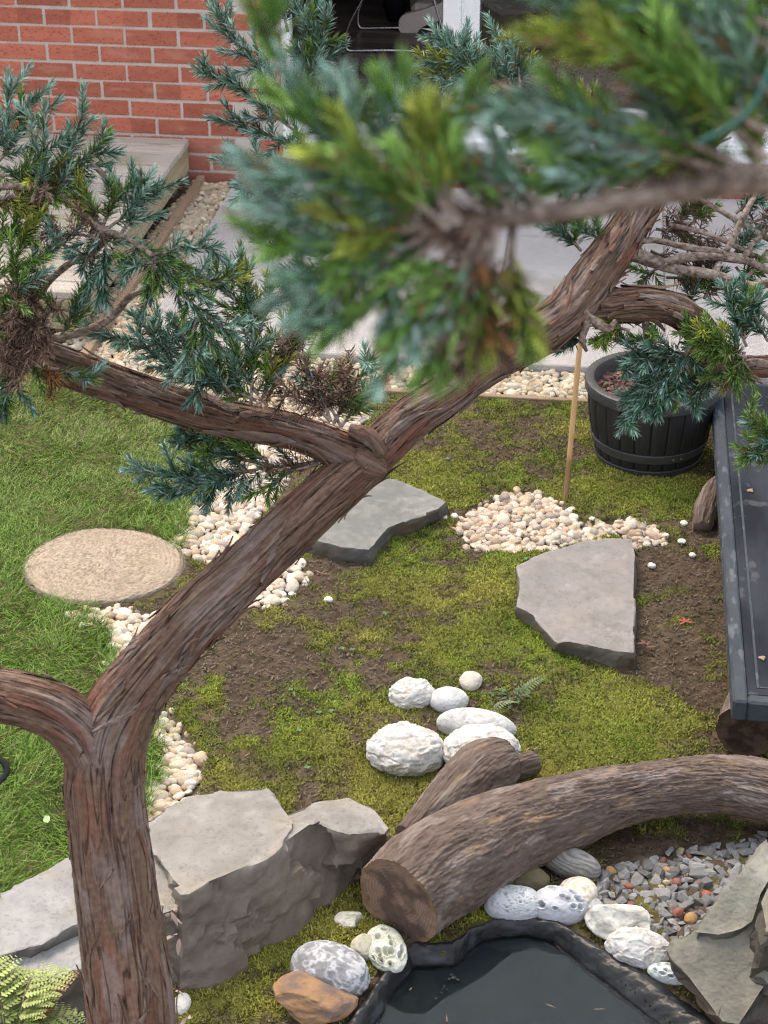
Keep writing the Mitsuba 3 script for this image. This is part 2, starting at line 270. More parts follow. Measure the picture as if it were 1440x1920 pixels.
# (centre px converted to world x, y), radius m, weight: + moss, - bare soil
MOSS = [(c, r, w) for c, (r, w) in zip(
    [(2.534,-3.769),(2.476,-3.911),(2.197,-3.2),(2.108,-3.444),(1.906,-3.75),(1.829,-3.91),(1.738,-3.963),(2.247,-2.175),(2.019,-2.422),(2.505,-2.5),(2.677,-2.545),(2.139,-3.993),(2.128,-4.111),(2.557,-3.668),(2.241,-3.028),(1.874,-2.928),(2.507,-4.138),(2.658,-4.091),(1.908,-3.182),(1.62,-3.695),(1.634,-3.271),(2.456,-2.944),(2.295,-3.395),(1.986,-4.203),(1.872,-4.723),(1.981,-4.543)],
    [(.16, .55), (.14, .5), (.2, .35), (.12, .3), (.14, .25), (.15, .3), (.12, .2), (.3, .18), (.25, .12), (.16, .45), (.14, .4), (.16, .4), (.12, .4), (.14, .3), (.12, .3), (.14, .25), (.08, .25), (.05, .4), (.1, .25), (.09, .15), (.08, .15), (.1, .2), (.1, .3), (.1, .3), (.1, .4), (.12, .45)])]
SOIL = [(c, r, w) for c, (r, w) in zip(
    [(1.667,-3.596),(2,-3.457),(1.799,-3.407),(2.731,-3.134),(2.687,-3.396),(2.81,-2.781),(2.789,-3.572),(1.771,-3.722),(1.944,-3.832),(2.175,-2.332),(2.297,-2.457),(1.522,-3.614),(1.647,-3.826),(2.229,-4.173),(2.394,-4.189),(2.738,-4.181),(1.806,-3.083),(2.69,-2.973),(2.624,-4.195),(1.377,-2.959)],
    [(.14, .34), (.12, .34), (.1, .22), (.13, .5), (.12, .5), (.09, .5), (.12, .45), (.1, .25), (.07, .3), (.16, .3), (.14, .2), (.1, .5), (.08, .4), (.1, .3), (.14, .3), (.12, .35), (.06, .4), (.1, .45), (.12, .3), (.1, .5)])]
def moss_amount(x, y):
    P = np.stack([x, y, x * 0], -1)
    m = 0.46 + 1.0 * (meshkit.fbm(P * 7, 4, 3) - 0.5) + 1.3 * (meshkit.fbm(P * 24, 4, 8) - 0.5)
    for c, r, w in MOSS: m = m + w * np.exp(-((x - c[0]) ** 2 + (y - c[1]) ** 2) / r ** 2)
    for c, r, w in SOIL: m = m - w * np.exp(-((x - c[0]) ** 2 + (y - c[1]) ** 2) / r ** 2)
    return np.clip((m - 0.22) / 0.55, 0, 1)
def gz(x, y):
    """height of the ground"""
    P = np.stack([x, y, np.zeros_like(x)], -1)
    z = 0.022 * (meshkit.fbm(P * 4, 3, 1) - 0.5)
    return z
def lerp3(a, b, t): return np.asarray(a) * (1 - t[..., None]) + np.asarray(b) * t[..., None]

gx, gy = np.meshgrid(np.arange(X0, X1, CELL), np.arange(Y0, Y1 + 1e-6, CELL))
P3 = np.stack([gx, gy, gx * 0], -1)
mo = moss_amount(gx, gy)
lawn_m = zone(LAWN, gx, gy); grav_m = zone(GRAVEL[0], gx, gy)
for g in GRAVEL[1:] + [PATCH]: grav_m = grav_m | zone(g, gx, gy)
f1, f2 = meshkit.fbm(P3 * 60, 3, 4), meshkit.fbm(P3 * 9, 3, 6)
soil = lerp3((0.032, 0.023, 0.016), (0.115, 0.083, 0.058), np.clip(1.1 * f1 + 0.5 * f2 - 0.3, 0, 1))
mossc = lerp3((0.06, 0.06, 0.014), (0.14, 0.14, 0.03), f1)
col = soil * (1 - mo[..., None]) + mossc * mo[..., None]
col[lawn_m] = lerp3((0.05, 0.055, 0.02), (0.11, 0.1, 0.045), f1)[lawn_m]
col[grav_m] = lerp3((0.10, 0.08, 0.055), (0.24, 0.2, 0.15), f1)[grav_m]
z = gz(gx, gy) + (0.013 * (f1 - 0.5) + 0.007 * (meshkit.fbm(P3 * 150, 2, 2) - 0.5)) * (1 - 0.3 * mo) + 0.006 * mo * (0.5 + meshkit.fbm(P3 * 22, 2, 12))
z = np.where(grav_m, gz(gx, gy) - 0.012, z)
z = np.where(zone(POND_P.buffer(0.011), gx, gy), -0.5, z)
ny, nx = gx.shape
idx = np.arange(nx * ny).reshape(ny, nx)
F = np.concatenate([np.stack([idx[:-1, :-1], idx[:-1, 1:], idx[1:, 1:]], -1).reshape(-1, 3), np.stack([idx[:-1, :-1], idx[1:, 1:], idx[1:, :-1]], -1).reshape(-1, 3)])
put('ground', (np.stack([gx, gy, z], -1).reshape(-1, 3), F), 'mat_soil', True, color=col.reshape(-1, 3), kind='structure', label='damp brown garden soil partly covered by moss')
# the land around, reaching the horizon, with the fine sheet's rectangle left open
ring = Polygon([(-150, -150), (150, -150), (150, 150), (-150, 150)], [[(X0 + .01, Y0 + .01), (X0 + .01, Y1 - .01), (X1 - .01, Y1 - .01), (X1 - .01, Y0 + .01)]])
rv, rf = trimesh.creation.triangulate_polygon(ring, engine='earcut')
rv = np.column_stack([rv, np.full(len(rv), -0.035)])
put('terrain', (rv, rf), 'mat_soil', color=np.tile([0.11, 0.09, 0.06], (len(rv), 1)), kind='structure')

# moss sprigs and grass: small leaf-like faces, each one mesh
def blades(P, D, L, Wd, side, C0, C1, bend):
    """P base, D direction, L length, Wd width, side vector, colours at base and tip, bend vector at the tip"""
    n = len(P)
    m = P + D * (L * 0.55)[:, None] + bend * 0.25
    t = P + D * L[:, None] + bend
    s = side * (Wd / 2)[:, None]
    V = np.stack([P - s, P + s, m - s * 0.8, m + s * 0.8, t], 1).reshape(-1, 3)
    k = np.arange(n)[:, None] * 5
    F = np.concatenate([k + [0, 1, 3], k + [0, 3, 2], k + [2, 3, 4]])
    Cm = 0.5 * (C0 + C1)
    return V, F, np.stack([C0, C0, Cm, Cm, C1], 1).reshape(-1, 3)
rng = np.random.default_rng(11)
def scatter_rect(n, x0, x1, y0, y1): return rng.uniform(x0, x1, n), rng.uniform(y0, y1, n)
# lawn
x, y = scatter_rect(400000, -0.7, 1.62, -5.0, -2.04)
ROUND_C, ROUND_R = (1.16,-3.169), 0.235
inside = zone(LAWN.buffer(0.012), x, y) & (((x - ROUND_C[0]) ** 2 + (y - ROUND_C[1]) ** 2) > (ROUND_R - 0.03) ** 2)
# what the photograph's frame takes in, plus a margin
fr = (x > 0.45 + (-2.07 - y) * 0.32 - 0.7)
x, y = x[inside & fr], y[inside & fr]
Pn = np.stack([x, y, x * 0], -1)
keep = rng.random(len(x)) < 0.35 + 0.9 * meshkit.fbm(Pn * 14, 2, 21)
x, y = x[keep], y[keep]; Pn = Pn[keep]; n = len(x)
clump = meshkit.fbm(Pn * 9, 3, 23); clump2 = meshkit.fbm(Pn * 40, 2, 24)
az = rng.uniform(0, 2 * np.pi, n) * 0.6 + clump * 9
tilt = rng.uniform(0.1, 0.85, n)
Dv = np.stack([np.cos(az) * np.sin(tilt), np.sin(az) * np.sin(tilt), np.cos(tilt)], 1)
edge = np.array([LAWN.exterior.distance(q) for q in shapely.points(x, y)]) if n < 600000 else np.ones(n)
Ls = rng.uniform(0.016, 0.036, n) * (0.7 + 0.6 * clump) * (1 + 0.6 * np.exp(-edge / 0.06)) * (1 + 0.35 * np.clip((-3.3 - y) / 1.2, 0, 1))
sd = rng.uniform(0, 2 * np.pi, n); side = np.stack([np.cos(sd), np.sin(sd), np.zeros(n)], 1)
green = lerp3((0.095, 0.195, 0.022), (0.25, 0.38, 0.07), np.clip(clump2 * 0.7 + 0.45 * rng.random(n) - 0.1, 0, 1))
green = lerp3(green, (0.24, 0.25, 0.09), 0.45 * np.clip((y + 3.1) / 0.9, 0, 1) * np.clip(1.5 * clump, 0, 1))
straw = (rng.random(n) < 0.04 + 0.09 * np.clip((y + 3.0) / 0.8, 0, 1)); green[straw] = np.array([0.34, 0.29, 0.15]) * rng.uniform(0.6, 1.1, (straw.sum(), 1))
bend = Dv * [1, 1, 0] * (Ls * 0.8)[:, None] - np.array([0, 0, 1]) * (Ls * 0.18)[:, None]
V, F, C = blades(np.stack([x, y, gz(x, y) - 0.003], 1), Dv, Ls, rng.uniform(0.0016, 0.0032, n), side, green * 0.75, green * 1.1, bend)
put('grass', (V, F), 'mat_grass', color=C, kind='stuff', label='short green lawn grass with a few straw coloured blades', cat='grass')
# moss
x, y = scatter_rect(820000, 1.0, 3.1, -5.15, -1.99)
am = moss_amount(x, y)
bad = zone(LAWN, x, y) | zone(POND_OP, x, y) | zone(PATCH, x, y) | zone(STONEBED, x, y)
for g in GRAVEL: bad |= zone(g, x, y)
bad |= ((x - ROUND_C[0]) ** 2 + (y - ROUND_C[1]) ** 2) < 0.24 ** 2
ok = ~bad & (rng.random(len(x)) < np.clip(am * 1.1 - 0.02, 0, 1) * 0.85) & (x > 1.0 + (-2.0 - y) * 0.1)
x, y, am = x[ok], y[ok], am[ok]; n = len(x); Pn = np.stack([x, y, x * 0], -1)
az, tilt = rng.uniform(0, 2 * np.pi, n), rng.uniform(0.1, 1.15, n)
Dv = np.stack([np.cos(az) * np.sin(tilt), np.sin(az) * np.sin(tilt), np.cos(tilt)], 1)
Ls = rng.uniform(0.0045, 0.010, n)
side = unit(np.stack([-np.sin(az), np.cos(az), np.zeros(n)], 1))
tone = meshkit.fbm(Pn * 11, 3, 31)
warm = np.clip(meshkit.fbm(Pn * 5, 2, 33) * 2 - 0.5 + 0.35 * (y < -4.0), 0, 1)
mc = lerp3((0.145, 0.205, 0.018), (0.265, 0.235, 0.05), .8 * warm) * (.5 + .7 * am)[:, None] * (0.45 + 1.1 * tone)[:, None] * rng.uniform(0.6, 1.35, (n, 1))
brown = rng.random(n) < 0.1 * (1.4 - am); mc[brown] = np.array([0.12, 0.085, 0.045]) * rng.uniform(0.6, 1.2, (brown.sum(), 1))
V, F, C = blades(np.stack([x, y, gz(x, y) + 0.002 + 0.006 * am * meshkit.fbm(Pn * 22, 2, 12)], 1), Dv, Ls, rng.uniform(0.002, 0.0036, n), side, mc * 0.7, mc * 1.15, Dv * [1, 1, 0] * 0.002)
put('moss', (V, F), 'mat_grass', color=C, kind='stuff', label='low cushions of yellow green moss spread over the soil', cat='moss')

# ------------------------------------------------------------------ the house
H = thing('brick_house', 'red brick house wall with pale mortar and a white framed patio door', 'house')
wall_parts = [box(-2.6, 1.105, 0.0028, 0.10, -0.3, 2.7), box(1.105, 4.8, 0.0028, 0.10, -0.3, 0.172), box(4.0, 4.8, 0.006, 0.10, 0.172, 2.7), box(1.105, 4.0, 0.006, 0.10, 2.35, 2.7)]
put(H + '__wall', cat_meshes(wall_parts), 'mat_mortar')
brick_cache = []
for v in range(6):
    b = box(-0.107, 0.107, 0, 0.05, -0.0325, 0.0325, 0.003)
    b = b.subdivide().subdivide()
    P = np.array(b.vertices); n = meshkit.fbm(P * 30 + v * 13, 3, v)
    n2 = meshkit.fbm(P * 90 + v * 7, 2, v + 3)
    P = P + 0.0035 * (n[:, None] - 0.5) * np.sign(P) * [0.8, 1, 0.9] + 0.001 * (n2[:, None] - 0.5)
    brick_cache.append(ply((P, np.array(b.faces)), 'mat_brick', 35))
half = []
b = box(-0.051, 0.051, 0, 0.05, -0.0325, 0.0325, 0.003).subdivide().subdivide()
half = ply((np.array(b.vertices), np.array(b.faces)), 'mat_brick', 35)
nb = 0
def brick(xc, zc, src, r):
    global nb
    key = H + '__wall__brick' + (f'_{nb:03d}' if nb else ''); nb += 1
    scene[key] = {**src, 'to_world': T().translate([xc + r[0], r[1], zc + r[2]]).rotate([0, 1, 0], r[3])}
for k in range(-6, 10):
    zc = 0.68 - 0.075 * k - 0.0
    off = 0.0 if k % 2 == 0 else 0.1125
    for i in range(-5, 18):
        xc = i * 0.225 + off
        r = (rng.normal(0, .0012), rng.uniform(-.0015, .0015), rng.normal(0, .0011), rng.normal(0, .25))
        if xc + 0.107 > 1.10 and zc > 0.14: 
            if xc - 0.107 < 1.10 - 0.09 and zc > 0.14: brick(1.0475 if xc > 1.05 else 1.0475, zc, half, r)
            continue
        if xc > 3.4: continue
        brick(xc, zc, brick_cache[rng.integers(6)], r)
# patio door
door = H + '__patio_door'
fr = [box(1.105, 1.142, 0.0, 0.07, 0.30, 2.35, .004), box(1.768, 1.84, 0.005, 0.065, 0.302, 2.35, .004), box(1.8405, 1.915, 0.018, 0.075, 0.302, 2.35, .004), box(1.105, 4.0, -0.004, 0.09, 0.235, 0.3, .004),
      box(1.105, 4.0, -0.05, 0.09, 0.178, 0.234, .006), box(1.916, 4.0, 0.02, 0.07, 0.302, 0.36, .004), box(1.105, 4.0, 0.0, 0.07, 2.28, 2.3495, .004)]
put(door + '__frame', cat_meshes(fr), 'mat_upvc', label='white plastic patio door frame and threshold')
put(door + '__seal', cat_meshes([box(1.9155, 1.921, 0.03, 0.06, 0.361, 2.27), box(1.763, 1.7675, 0.02, 0.05, 0.303, 2.27)]), 'mat_grey_seal')
put(door + '__pane', (np.array([[1.921, .045, .36], [3.98, .045, .36], [3.98, .045, 2.27], [1.921, .045, 2.27]]), np.array([[0, 1, 2], [0, 2, 3]])), 'mat_pane', label='fixed glass pane right of the white door post')
room = box(-0.2, 4.3, 0.101, 4.2, 0.285, 2.6); room.invert()
rf = np.asarray(room.faces); keepf = room.triangles_center[:, 1] > 0.12   # open towards the door
put(H + '__room', trimesh.Trimesh(room.vertices, rf[keepf], process=False), 'mat_room')
pl_cache = {}
for j in range(22):
    yy = 0.108 + j * 0.09
    xx = 0.9 - rng.uniform(0, 1.1)
    while xx < 3.2:
        ln = 1.2
        m = box(xx + .0008, xx + ln - .0008, yy + .0008, yy + .0892, 0.286, 0.3, .001)
        if xx + ln > 0.95: put(H + '__floor__plank', m, 'mat_floor', 30)
        xx += ln
# furniture inside
ch = thing('dining_chair', 'chair with thin chrome sled legs standing inside the open patio door', 'chair')
a, b = (1.227,0.994,0.31), (1.167,1.404,0.31)
y1, y2 = a[1], b[1]; xs = a[0]
for yy in (y1, y2):
    pth = [(xs + .16, yy, .72, .006), (xs + .05, yy, .5, .006), (xs - .004, yy, .335, .006), (xs + .004, yy, .312, .006), (xs + .03, yy, .308, .006), (xs + .42, yy, .308, .006), (xs + .45, yy, .312, .006), (xs + .455, yy, .335, .006), (xs + .42, yy, .5, .006), (xs + .36, yy, .72, .006)]
    put(ch + '__leg_frame', tube(pth, 10, .008)[0], 'mat_chrome', True)
sb = box(xs + .02, xs + .5, y1 - .03, y2 + .03, .72, .76, .012)
put(ch + '__seat', sb, 'mat_black_cloth', 30)
put(ch + '__backrest', box(xs + .47, xs + .51, y1 - .02, y2 + .02, .78, 1.18, .012), 'mat_black_cloth', 30)
ar = thing('armchair', 'beige armchair with a curved side panel just inside the doorway', 'armchair')
yb = (1.47,1.369,0.305)[1]
sil = [(1.428, 0.36), (1.439, 0.378), (1.459, 0.391), (1.508, 0.403), (1.559, 0.419), (1.635, 0.452), (1.735, 0.5), (1.763, 0.415), (1.636, 0.371), (1.575, 0.354), (1.534, 0.332), (1.511, 0.306), (1.436, 0.304), (1.428, 0.317)]   # outline of the side panel, x and z in metres
zmin = min(z for _, z in sil)
pg = trimesh.creation.extrude_polygon(Polygon([(x, z - zmin + .302) for x, z in sil]).buffer(0.004).buffer(-0.002), 0.03, engine='earcut')
R = np.array([[1, 0, 0, 0], [0, 0, -1, 0], [0, 1, 0, 0], [0, 0, 0, 1.0]]); pg.apply_transform(R)
for dy in (0.03, 0.5):
    m = pg.copy(); m.apply_translation((0, yb + dy, 0)); put(ar + '__side_panel', m, 'mat_beige', 30)
sx = [p[0] for p in sil]
put(ar + '__seat', box(min(sx) + .05, max(sx), yb + .031, yb + .469, .36, .43, .02), 'mat_beige', 30)
put(ar + '__leg', tube([(*(1.6,1.526,0.305)[:2], .302, .007), (*(1.59,1.525,0.305)[:2], .46, .007), (*(1.559,1.521,0.305)[:2], .8, .008)], 10, .02)[0], 'mat_black', True)
bgx, bgy, _ = (1.379,1.479,0.305)
bag = trimesh.creation.icosphere(3); Vb = np.array(bag.vertices) * [.055, .05, .12]; Vb *= 1 + .15 * (meshkit.fbm(Vb * 14, 2, 3)[:, None] - .5); Vb[:, 2] = np.maximum(Vb[:, 2], -.1)
put('bag', (Vb + [bgx, bgy + .1, .402], bag.faces), 'mat_black_cloth', True, label='soft black bag on the dark floor between the chair and the armchair', cat='bag')

# ------------------------------------------------------------------ patio, deck, edgings
xcol = [0.895 + 0.6 * i for i in range(5)]
for j in range(3):
    ya = -1.745 + 0.6 * j
    for i in range(4):
        yb_ = min(ya + 0.594, -0.012)
        m = box(xcol[i] + .003, xcol[i] + .597, ya + .003, yb_, -0.03, 0.02, .004)
        put('patio__slab', m, 'mat_slab', 30)
m = box(0.90, 3.25, -1.74, -0.02, -0.034, 0.006)
put('patio__joint_bed', m, 'mat_mortar'); note('patio', 'pale concrete slab patio in front of the house', kind='structure')
DZ = 0.185
dk = thing('deck', 'weathered grey timber deck step against the brick wall', 'deck')
for j in range(20):
    ya = -0.014 - 0.1 * (j + 1)
    if ya < -1.75: break
    m = box(-1.3, 0.700 + rng.uniform(-.002, .002), ya + .002, ya + .097, DZ - .026 + rng.uniform(-.001, .001), DZ + rng.uniform(-.0012, .0012), .003)
    put(dk + '__plank', m, 'mat_timber', 30)
put(dk + '__fascia', box(0.6725, 0.6965, -1.70, -0.02, DZ - 0.135, DZ - 0.0275, .003), 'mat_fascia', 30, label='damp stained timber fascia board of the deck')
put(dk + '__fascia', box(-1.3, 0.672, -1.724, -1.70, DZ - 0.135, DZ - 0.0275, .003), 'mat_fascia', 30)
for yy in (-0.1, -0.8, -1.6):
    put(dk + '__post', box(0.58, 0.65, yy - .04, yy + .04, -0.05, DZ - .03), 'mat_edging')
put('edging_board', box(0.735, 0.765, -1.95, -0.03, -0.06, 0.035, .003), 'mat_edging', 30, label='thin brown timber edging board between the deck and the gravel', cat='edging')
put('edging_board', box(1.72, 2.55, -1.996, -1.975, -0.06, 0.014, .002), 'mat_edging', 30, label='thin pale timber edging board between the gravel strip and the moss', cat='edging')
bx = thing('brick_course', 'x', 'x'); taken.discard(bx); labels.pop(bx)

# ------------------------------------------------------------------ gravel
PEB = []
for k in range(16):
    s = trimesh.creation.icosphere(2)
    V = np.array(s.vertices); V = V * (1 + 0.35 * (meshkit.fbm(V * 1.3 + k * 9, 2, k)[:, None] - 0.5)) * [1, rng.uniform(.7, .95), rng.uniform(.42, .7)]
    PEB.append((V, np.array(s.faces)))
PEBL = []
for k in range(16):
    s = trimesh.creation.icosphere(1)
    V = np.array(s.vertices); V = V * (1 + 0.4 * (meshkit.fbm(V * 1.3 + k * 9, 2, k)[:, None] - 0.5)) * [1, rng.uniform(.7, .95), rng.uniform(.45, .7)]
    PEBL.append((V, np.array(s.faces)))
PCOL = np.array([(.60, .55, .48), (.56, .48, .38), (.64, .60, .54), (.5, .41, .31), (.47, .44, .40), (.60, .53, .45), (.48, .37, .27), (.66, .63, .58), (.40, .37, .35), (.56, .46, .39)])
def rotm(a):
    ca, sa = np.cos(a), np.sin(a); return np.array([[ca, -sa, 0], [sa, ca, 0], [0, 0, 1]])
def tiltm(ax, a):
    return trimesh.transformations.rotation_matrix(a, ax)[:3, :3]
def pebble_heap(poly, s, size, lib, tint, zf, layers=1, ragged=0.012, edge=0.035):
    x0, y0, x1, y1 = poly.bounds
    out = []
    for ly in range(layers):
        xs_, ys_ = np.meshgrid(np.arange(x0, x1, s), np.arange(y0, y1, s * .87))
        xs_ = xs_ + (np.arange(xs_.shape[0])[:, None] % 2) * s / 2
        x = xs_.ravel() + rng.normal(0, s * .25, xs_.size); y = ys_.ravel() + rng.normal(0, s * .25, xs_.size)
        ok = zone(poly.buffer(ragged), x, y) & ((zone(poly.buffer(-ragged), x, y)) | (rng.random(len(x)) < .5)) & (y > -5.2) & (y < -.02)
        for a, b in zip(x[ok], y[ok]):
            V, F = lib[rng.integers(16)]
            r = size * rng.lognormal(0, .22)
            M = rotm(rng.uniform(0, 6.28)) @ tiltm([1, 0, 0], rng.normal(0, .3)) @ tiltm([0, 1, 0], rng.normal(0, .3))
            V = (V * r) @ M.T + [a, b, zf(a, b) + r * rng.uniform(.05, .3) + ly * size * .7]
            c = PCOL[rng.integers(len(PCOL))] * rng.uniform(.66, 1.02) * tint
            out.append((V, F, np.tile(np.clip(c, 0, .85), (len(V), 1))))
    return merge_c(out)
zflat = lambda a, b: float(gz(np.array(a), np.array(b))) - 0.006
gm, gc = pebble_heap(GRAVEL[0].intersection(shapely.box(.1, -2.3, 3, 0)), .0185, .0132, PEBL, np.array([.98, .93, .80]), lambda a, b: -0.004, 1)
put('gravel', gm, 'mat_pebble', True, color=gc, kind='stuff', label='pale yellow gravel strip beside the deck and along the patio slabs', cat='gravel')
gm, gc = pebble_heap(shapely.unary_union([GRAVEL[0].intersection(shapely.box(.1, -3.4, 3, -2.3)), *GRAVEL[1:]]), .0195, .0140, PEB, np.array([1.08, 1.04, .98]), zflat, 1)
put('gravel', gm, 'mat_pebble', True, color=gc, kind='stuff', label='curved border of cream and white pebbles between the lawn and the moss', cat='gravel')
gm, gc = pebble_heap(PATCH, .0175, .0128, PEB, np.array([1.0, .92, .85]), zflat, 1)
gm2, gc2 = pebble_heap(PATCH.buffer(-.035), .024, .0128, PEB, np.array([1.0, .92, .85]), lambda a, b: zflat(a, b) + .008, 1)
gm = merge([gm, gm2]); gc = np.vstack([gc, gc2])
put('gravel', gm, 'mat_pebble', True, color=gc, kind='stuff', label='heaped patch of cream pebbles between the bamboo cane and the grey slate slab', cat='gravel')
for q in [(2.732,-2.845),(2.74,-2.744),(2.688,-2.82),(2.774,-2.74),(2.76,-2.915),(2.649,-2.983),(1.8,-3.271),(2.48,-2.755),(2.088,-2.772),(2.063,-2.782)]:
    V, F = PEB[rng.integers(16)]; r = .011 * rng.uniform(.8, 1.2)
    put('pebble', (V * r @ rotm(rng.uniform(0, 6)).T + [q[0], q[1], zflat(*q) + .012], F), 'mat_pebble', True, color=np.tile(PCOL[7] * 1.05, (len(V), 1)),
        label='single pale pebble lying loose on the moss around the pebble patch', cat='pebble', group='loose pale pebbles on the moss')
# grey stone chips by the pond: each its own thing
BED = [(2.513,-4.305),(2.545,-4.275)]
pts = []
x0, y0, x1, y1 = STONEBED.bounds
tries = 0
while tries < 20000 and len(pts) < 290:
    tries += 1
    a, b = rng.uniform(x0, x1), rng.uniform(y0, y1)
    if a > 2.98 or not STONEBED.contains(shapely.Point(a, b)): continue
    s = rng.uniform(.013, .024)
    if all((a - p[0]) ** 2 + (b - p[1]) ** 2 > (0.56 * (s + p[2])) ** 2 for p in pts): pts.append((a, b, s))
CHIPS = [((.20, .20, .203), 'grey slate chip in the stone bed between the curved log and the pond'), ((.13, .13, .137), 'dark grey slate chip in the stone bed between the curved log and the pond'),
         ((.34, .2, .09), 'orange brown stone among the grey chips between the curved log and the pond'), ((.25, .1, .075), 'dark red stone among the grey chips between the curved log and the pond'),
         ((.33, .28, .17), 'tan rounded stone among the grey chips between the curved log and the pond')]
gm, gc = pebble_heap(STONEBED.buffer(-.01), .012, .009, PEBL, np.array([.32, .34, .38]), zflat, 1)
put('gravel', gm, 'mat_pebble', True, color=gc, kind='stuff', label='fine grey grit between the larger chips of the stone bed by the pond', cat='gravel')
for a, b, s in pts:
    kind = rng.choice(5, p=[.58, .29, .05, .03, .05])
    if kind < 2:
        q = rng.normal(size=(11, 3)); q = q / np.linalg.norm(q, axis=1)[:, None] * [1, rng.uniform(.6, .9), rng.uniform(.35, .6)]
        hm = trimesh.convex.convex_hull(q); V, F = np.array(hm.vertices), np.array(hm.faces); sm = False
    else:
        V, F = PEB[rng.integers(16)]; sm = True
    M = rotm(rng.uniform(0, 6.28)) @ tiltm([1, 0, 0], rng.normal(0, .35)) @ tiltm([0, 1, 0], rng.normal(0, .35))
    c = np.array(CHIPS[kind][0]) * rng.uniform(.75, 1.4)
    put('stone_chip', (V * s * (1.2 if kind < 2 else .72) @ M.T + [a, b, zflat(a, b) + s * .42], F), 'mat_stone', sm, color=np.tile(c, (len(V), 1)), label=CHIPS[kind][1], cat='stone',
        group=('grey slate chips', 'dark grey slate chips', 'orange brown stones', 'dark red stones', 'tan rounded stones')[kind] + ' of the stone bed')

# ------------------------------------------------------------------ rocks and stepping stones
def resample(P, n, closed=True):
    P = np.asarray(P, float)
    if closed: P = np.vstack([P, P[:1]])
    s = np.concatenate([[0], np.cumsum(np.linalg.norm(np.diff(P, axis=0), axis=1))])
    t = np.linspace(0, s[-1], n, endpoint=not closed)
    t = np.array([s[np.argmin(abs(s - a))] if np.min(abs(s - a)) < s[-1] / n * .5 else a for a in t])
    return np.array([np.interp(t, s, P[:, k]) for k in range(P.shape[1])]).T
def slab_rock(top, base=None, res=.012, amp_side=.008, amp_top=.0025, seed=0, colour=None, crest=0.0, strata=0.5, side_tone=1.0, bulge=0.0, facet=.4, stain=.4):
    top = np.asarray(top, float)
    if base is None: base = top * [1, 1, 0] + [0, 0, -.03]
    base = np.asarray(base, float).copy(); base[:, 2] -= .03
    both = np.hstack([top, base])
    per = np.linalg.norm(np.diff(np.vstack([top, top[:1]]), axis=0), axis=1).sum()
    M = max(24, int(per / res))
    B = resample(both, M)
    tp, bp = B[:, :3], B[:, 3:]
    if Polygon(top[:, :2]).exterior.is_ccw is False: tp, bp = tp[::-1], bp[::-1]
    h = np.linalg.norm(tp - bp, axis=1).mean(); K = max(4, int(h / res))
    c = np.array([*np.array(Polygon(tp[:, :2]).representative_point().coords[0]), 0.0])
    cc = Polygon(tp[:, :2]).centroid; c[:2] = (cc.x, cc.y); c[2] = tp[:, 2].mean() + crest
    rad = np.linalg.norm(tp[:, :2] - c[:2], axis=1).mean(); J = max(5, int(rad / res))
    rows, kind = [], []
    for k in range(K + 1):
        t = k / K; r = bp * (1 - t) + tp * t
        r = r + (r - c) * [1, 1, 0] * bulge * math.sin(math.pi * t)
        if k == K: r = r - [0, 0, .15 * res]
        rows.append(r); kind.append(np.zeros(M))
    ins = c + (tp - c) * [1 - .3 / J, 1 - .3 / J, 1]
    rows.append(ins); kind.append(np.ones(M))
    V = np.array(rows).reshape(-1, 3); kd = np.array(kind).reshape(-1)
    nr = len(rows)
    i = np.arange(nr - 1)[:, None] * M + np.arange(M)[None]; jn = np.arange(nr - 1)[:, None] * M + (np.arange(M)[None] + 1) % M
    F = np.concatenate([np.stack([i, jn, jn + M], -1).reshape(-1, 3), np.stack([i, jn + M, i + M], -1).reshape(-1, 3)])
    pin = Polygon(ins[:, :2]).buffer(0); rgc = np.random.default_rng(seed + 77)
    x0, y0, x1, y1 = pin.bounds
    ax_, ay_ = np.meshgrid(np.arange(x0, x1, res * .9), np.arange(y0, y1, res * .9)); ax_ = (ax_ + rgc.normal(0, res * .18, ax_.shape)).ravel(); ay_ = (ay_ + rgc.normal(0, res * .18, ay_.shape)).ravel()
    ok = zone(pin.buffer(-res * .55), ax_, ay_); q = np.stack([ax_[ok], ay_[ok]], 1)
    d2 = ((q[:, None] - ins[None, :, :2]) ** 2).sum(-1); wq = 1 / (d2 + 1e-5) ** 1.2; zq_ = (wq * ins[None, :, 2]).sum(1) / wq.sum(1) + crest * np.clip(np.sqrt(d2.min(1)) / rad * 2, 0, 1)
    allq = np.vstack([ins[:, :2], q]); tri = Delaunay(allq).simplices
    cen = allq[tri].mean(1); tri = tri[zone(pin, cen[:, 0], cen[:, 1])]
    e1, e2 = allq[tri[:, 1]] - allq[tri[:, 0]], allq[tri[:, 2]] - allq[tri[:, 0]]; fl = (e1[:, 0] * e2[:, 1] - e1[:, 1] * e2[:, 0]) < 0; tri[fl] = tri[fl][:, ::-1]
    base_i = (nr - 1) * M
    V = np.vstack([V, np.column_stack([q, zq_])]); kd = np.concatenate([kd, np.ones(len(q))])
    F = np.vstack([F, tri + base_i])
    _, _, N = meshkit.arrays((V, F), True)
    n1 = meshkit.fbm(V * 14 + seed * 5, 4, seed); n2 = meshkit.fbm(V * [9, 9, 55] + seed, 3, seed + 1); n3 = meshkit.fbm(V * 60 + seed, 3, seed + 2)
    cellq = np.abs(meshkit.fbm(V * 9 + seed * 3, 3, seed + 4) - .5) * 2
    amp = np.where(kd > 0, amp_top, amp_side)
    d = amp * (2.0 * (n1 - .5) + strata * 2 * (n2 - .5) * (kd < 1) + .7 * (n3 - .5)) + (kd < 1) * amp * 1.2 * np.round((n1 - .5) * 6) / 6
    ledge = (kd > 0) * amp_top * 1.6 * np.round(meshkit.fbm(V * [7, 7, 3] + seed, 3, seed + 6) * 5) / 5
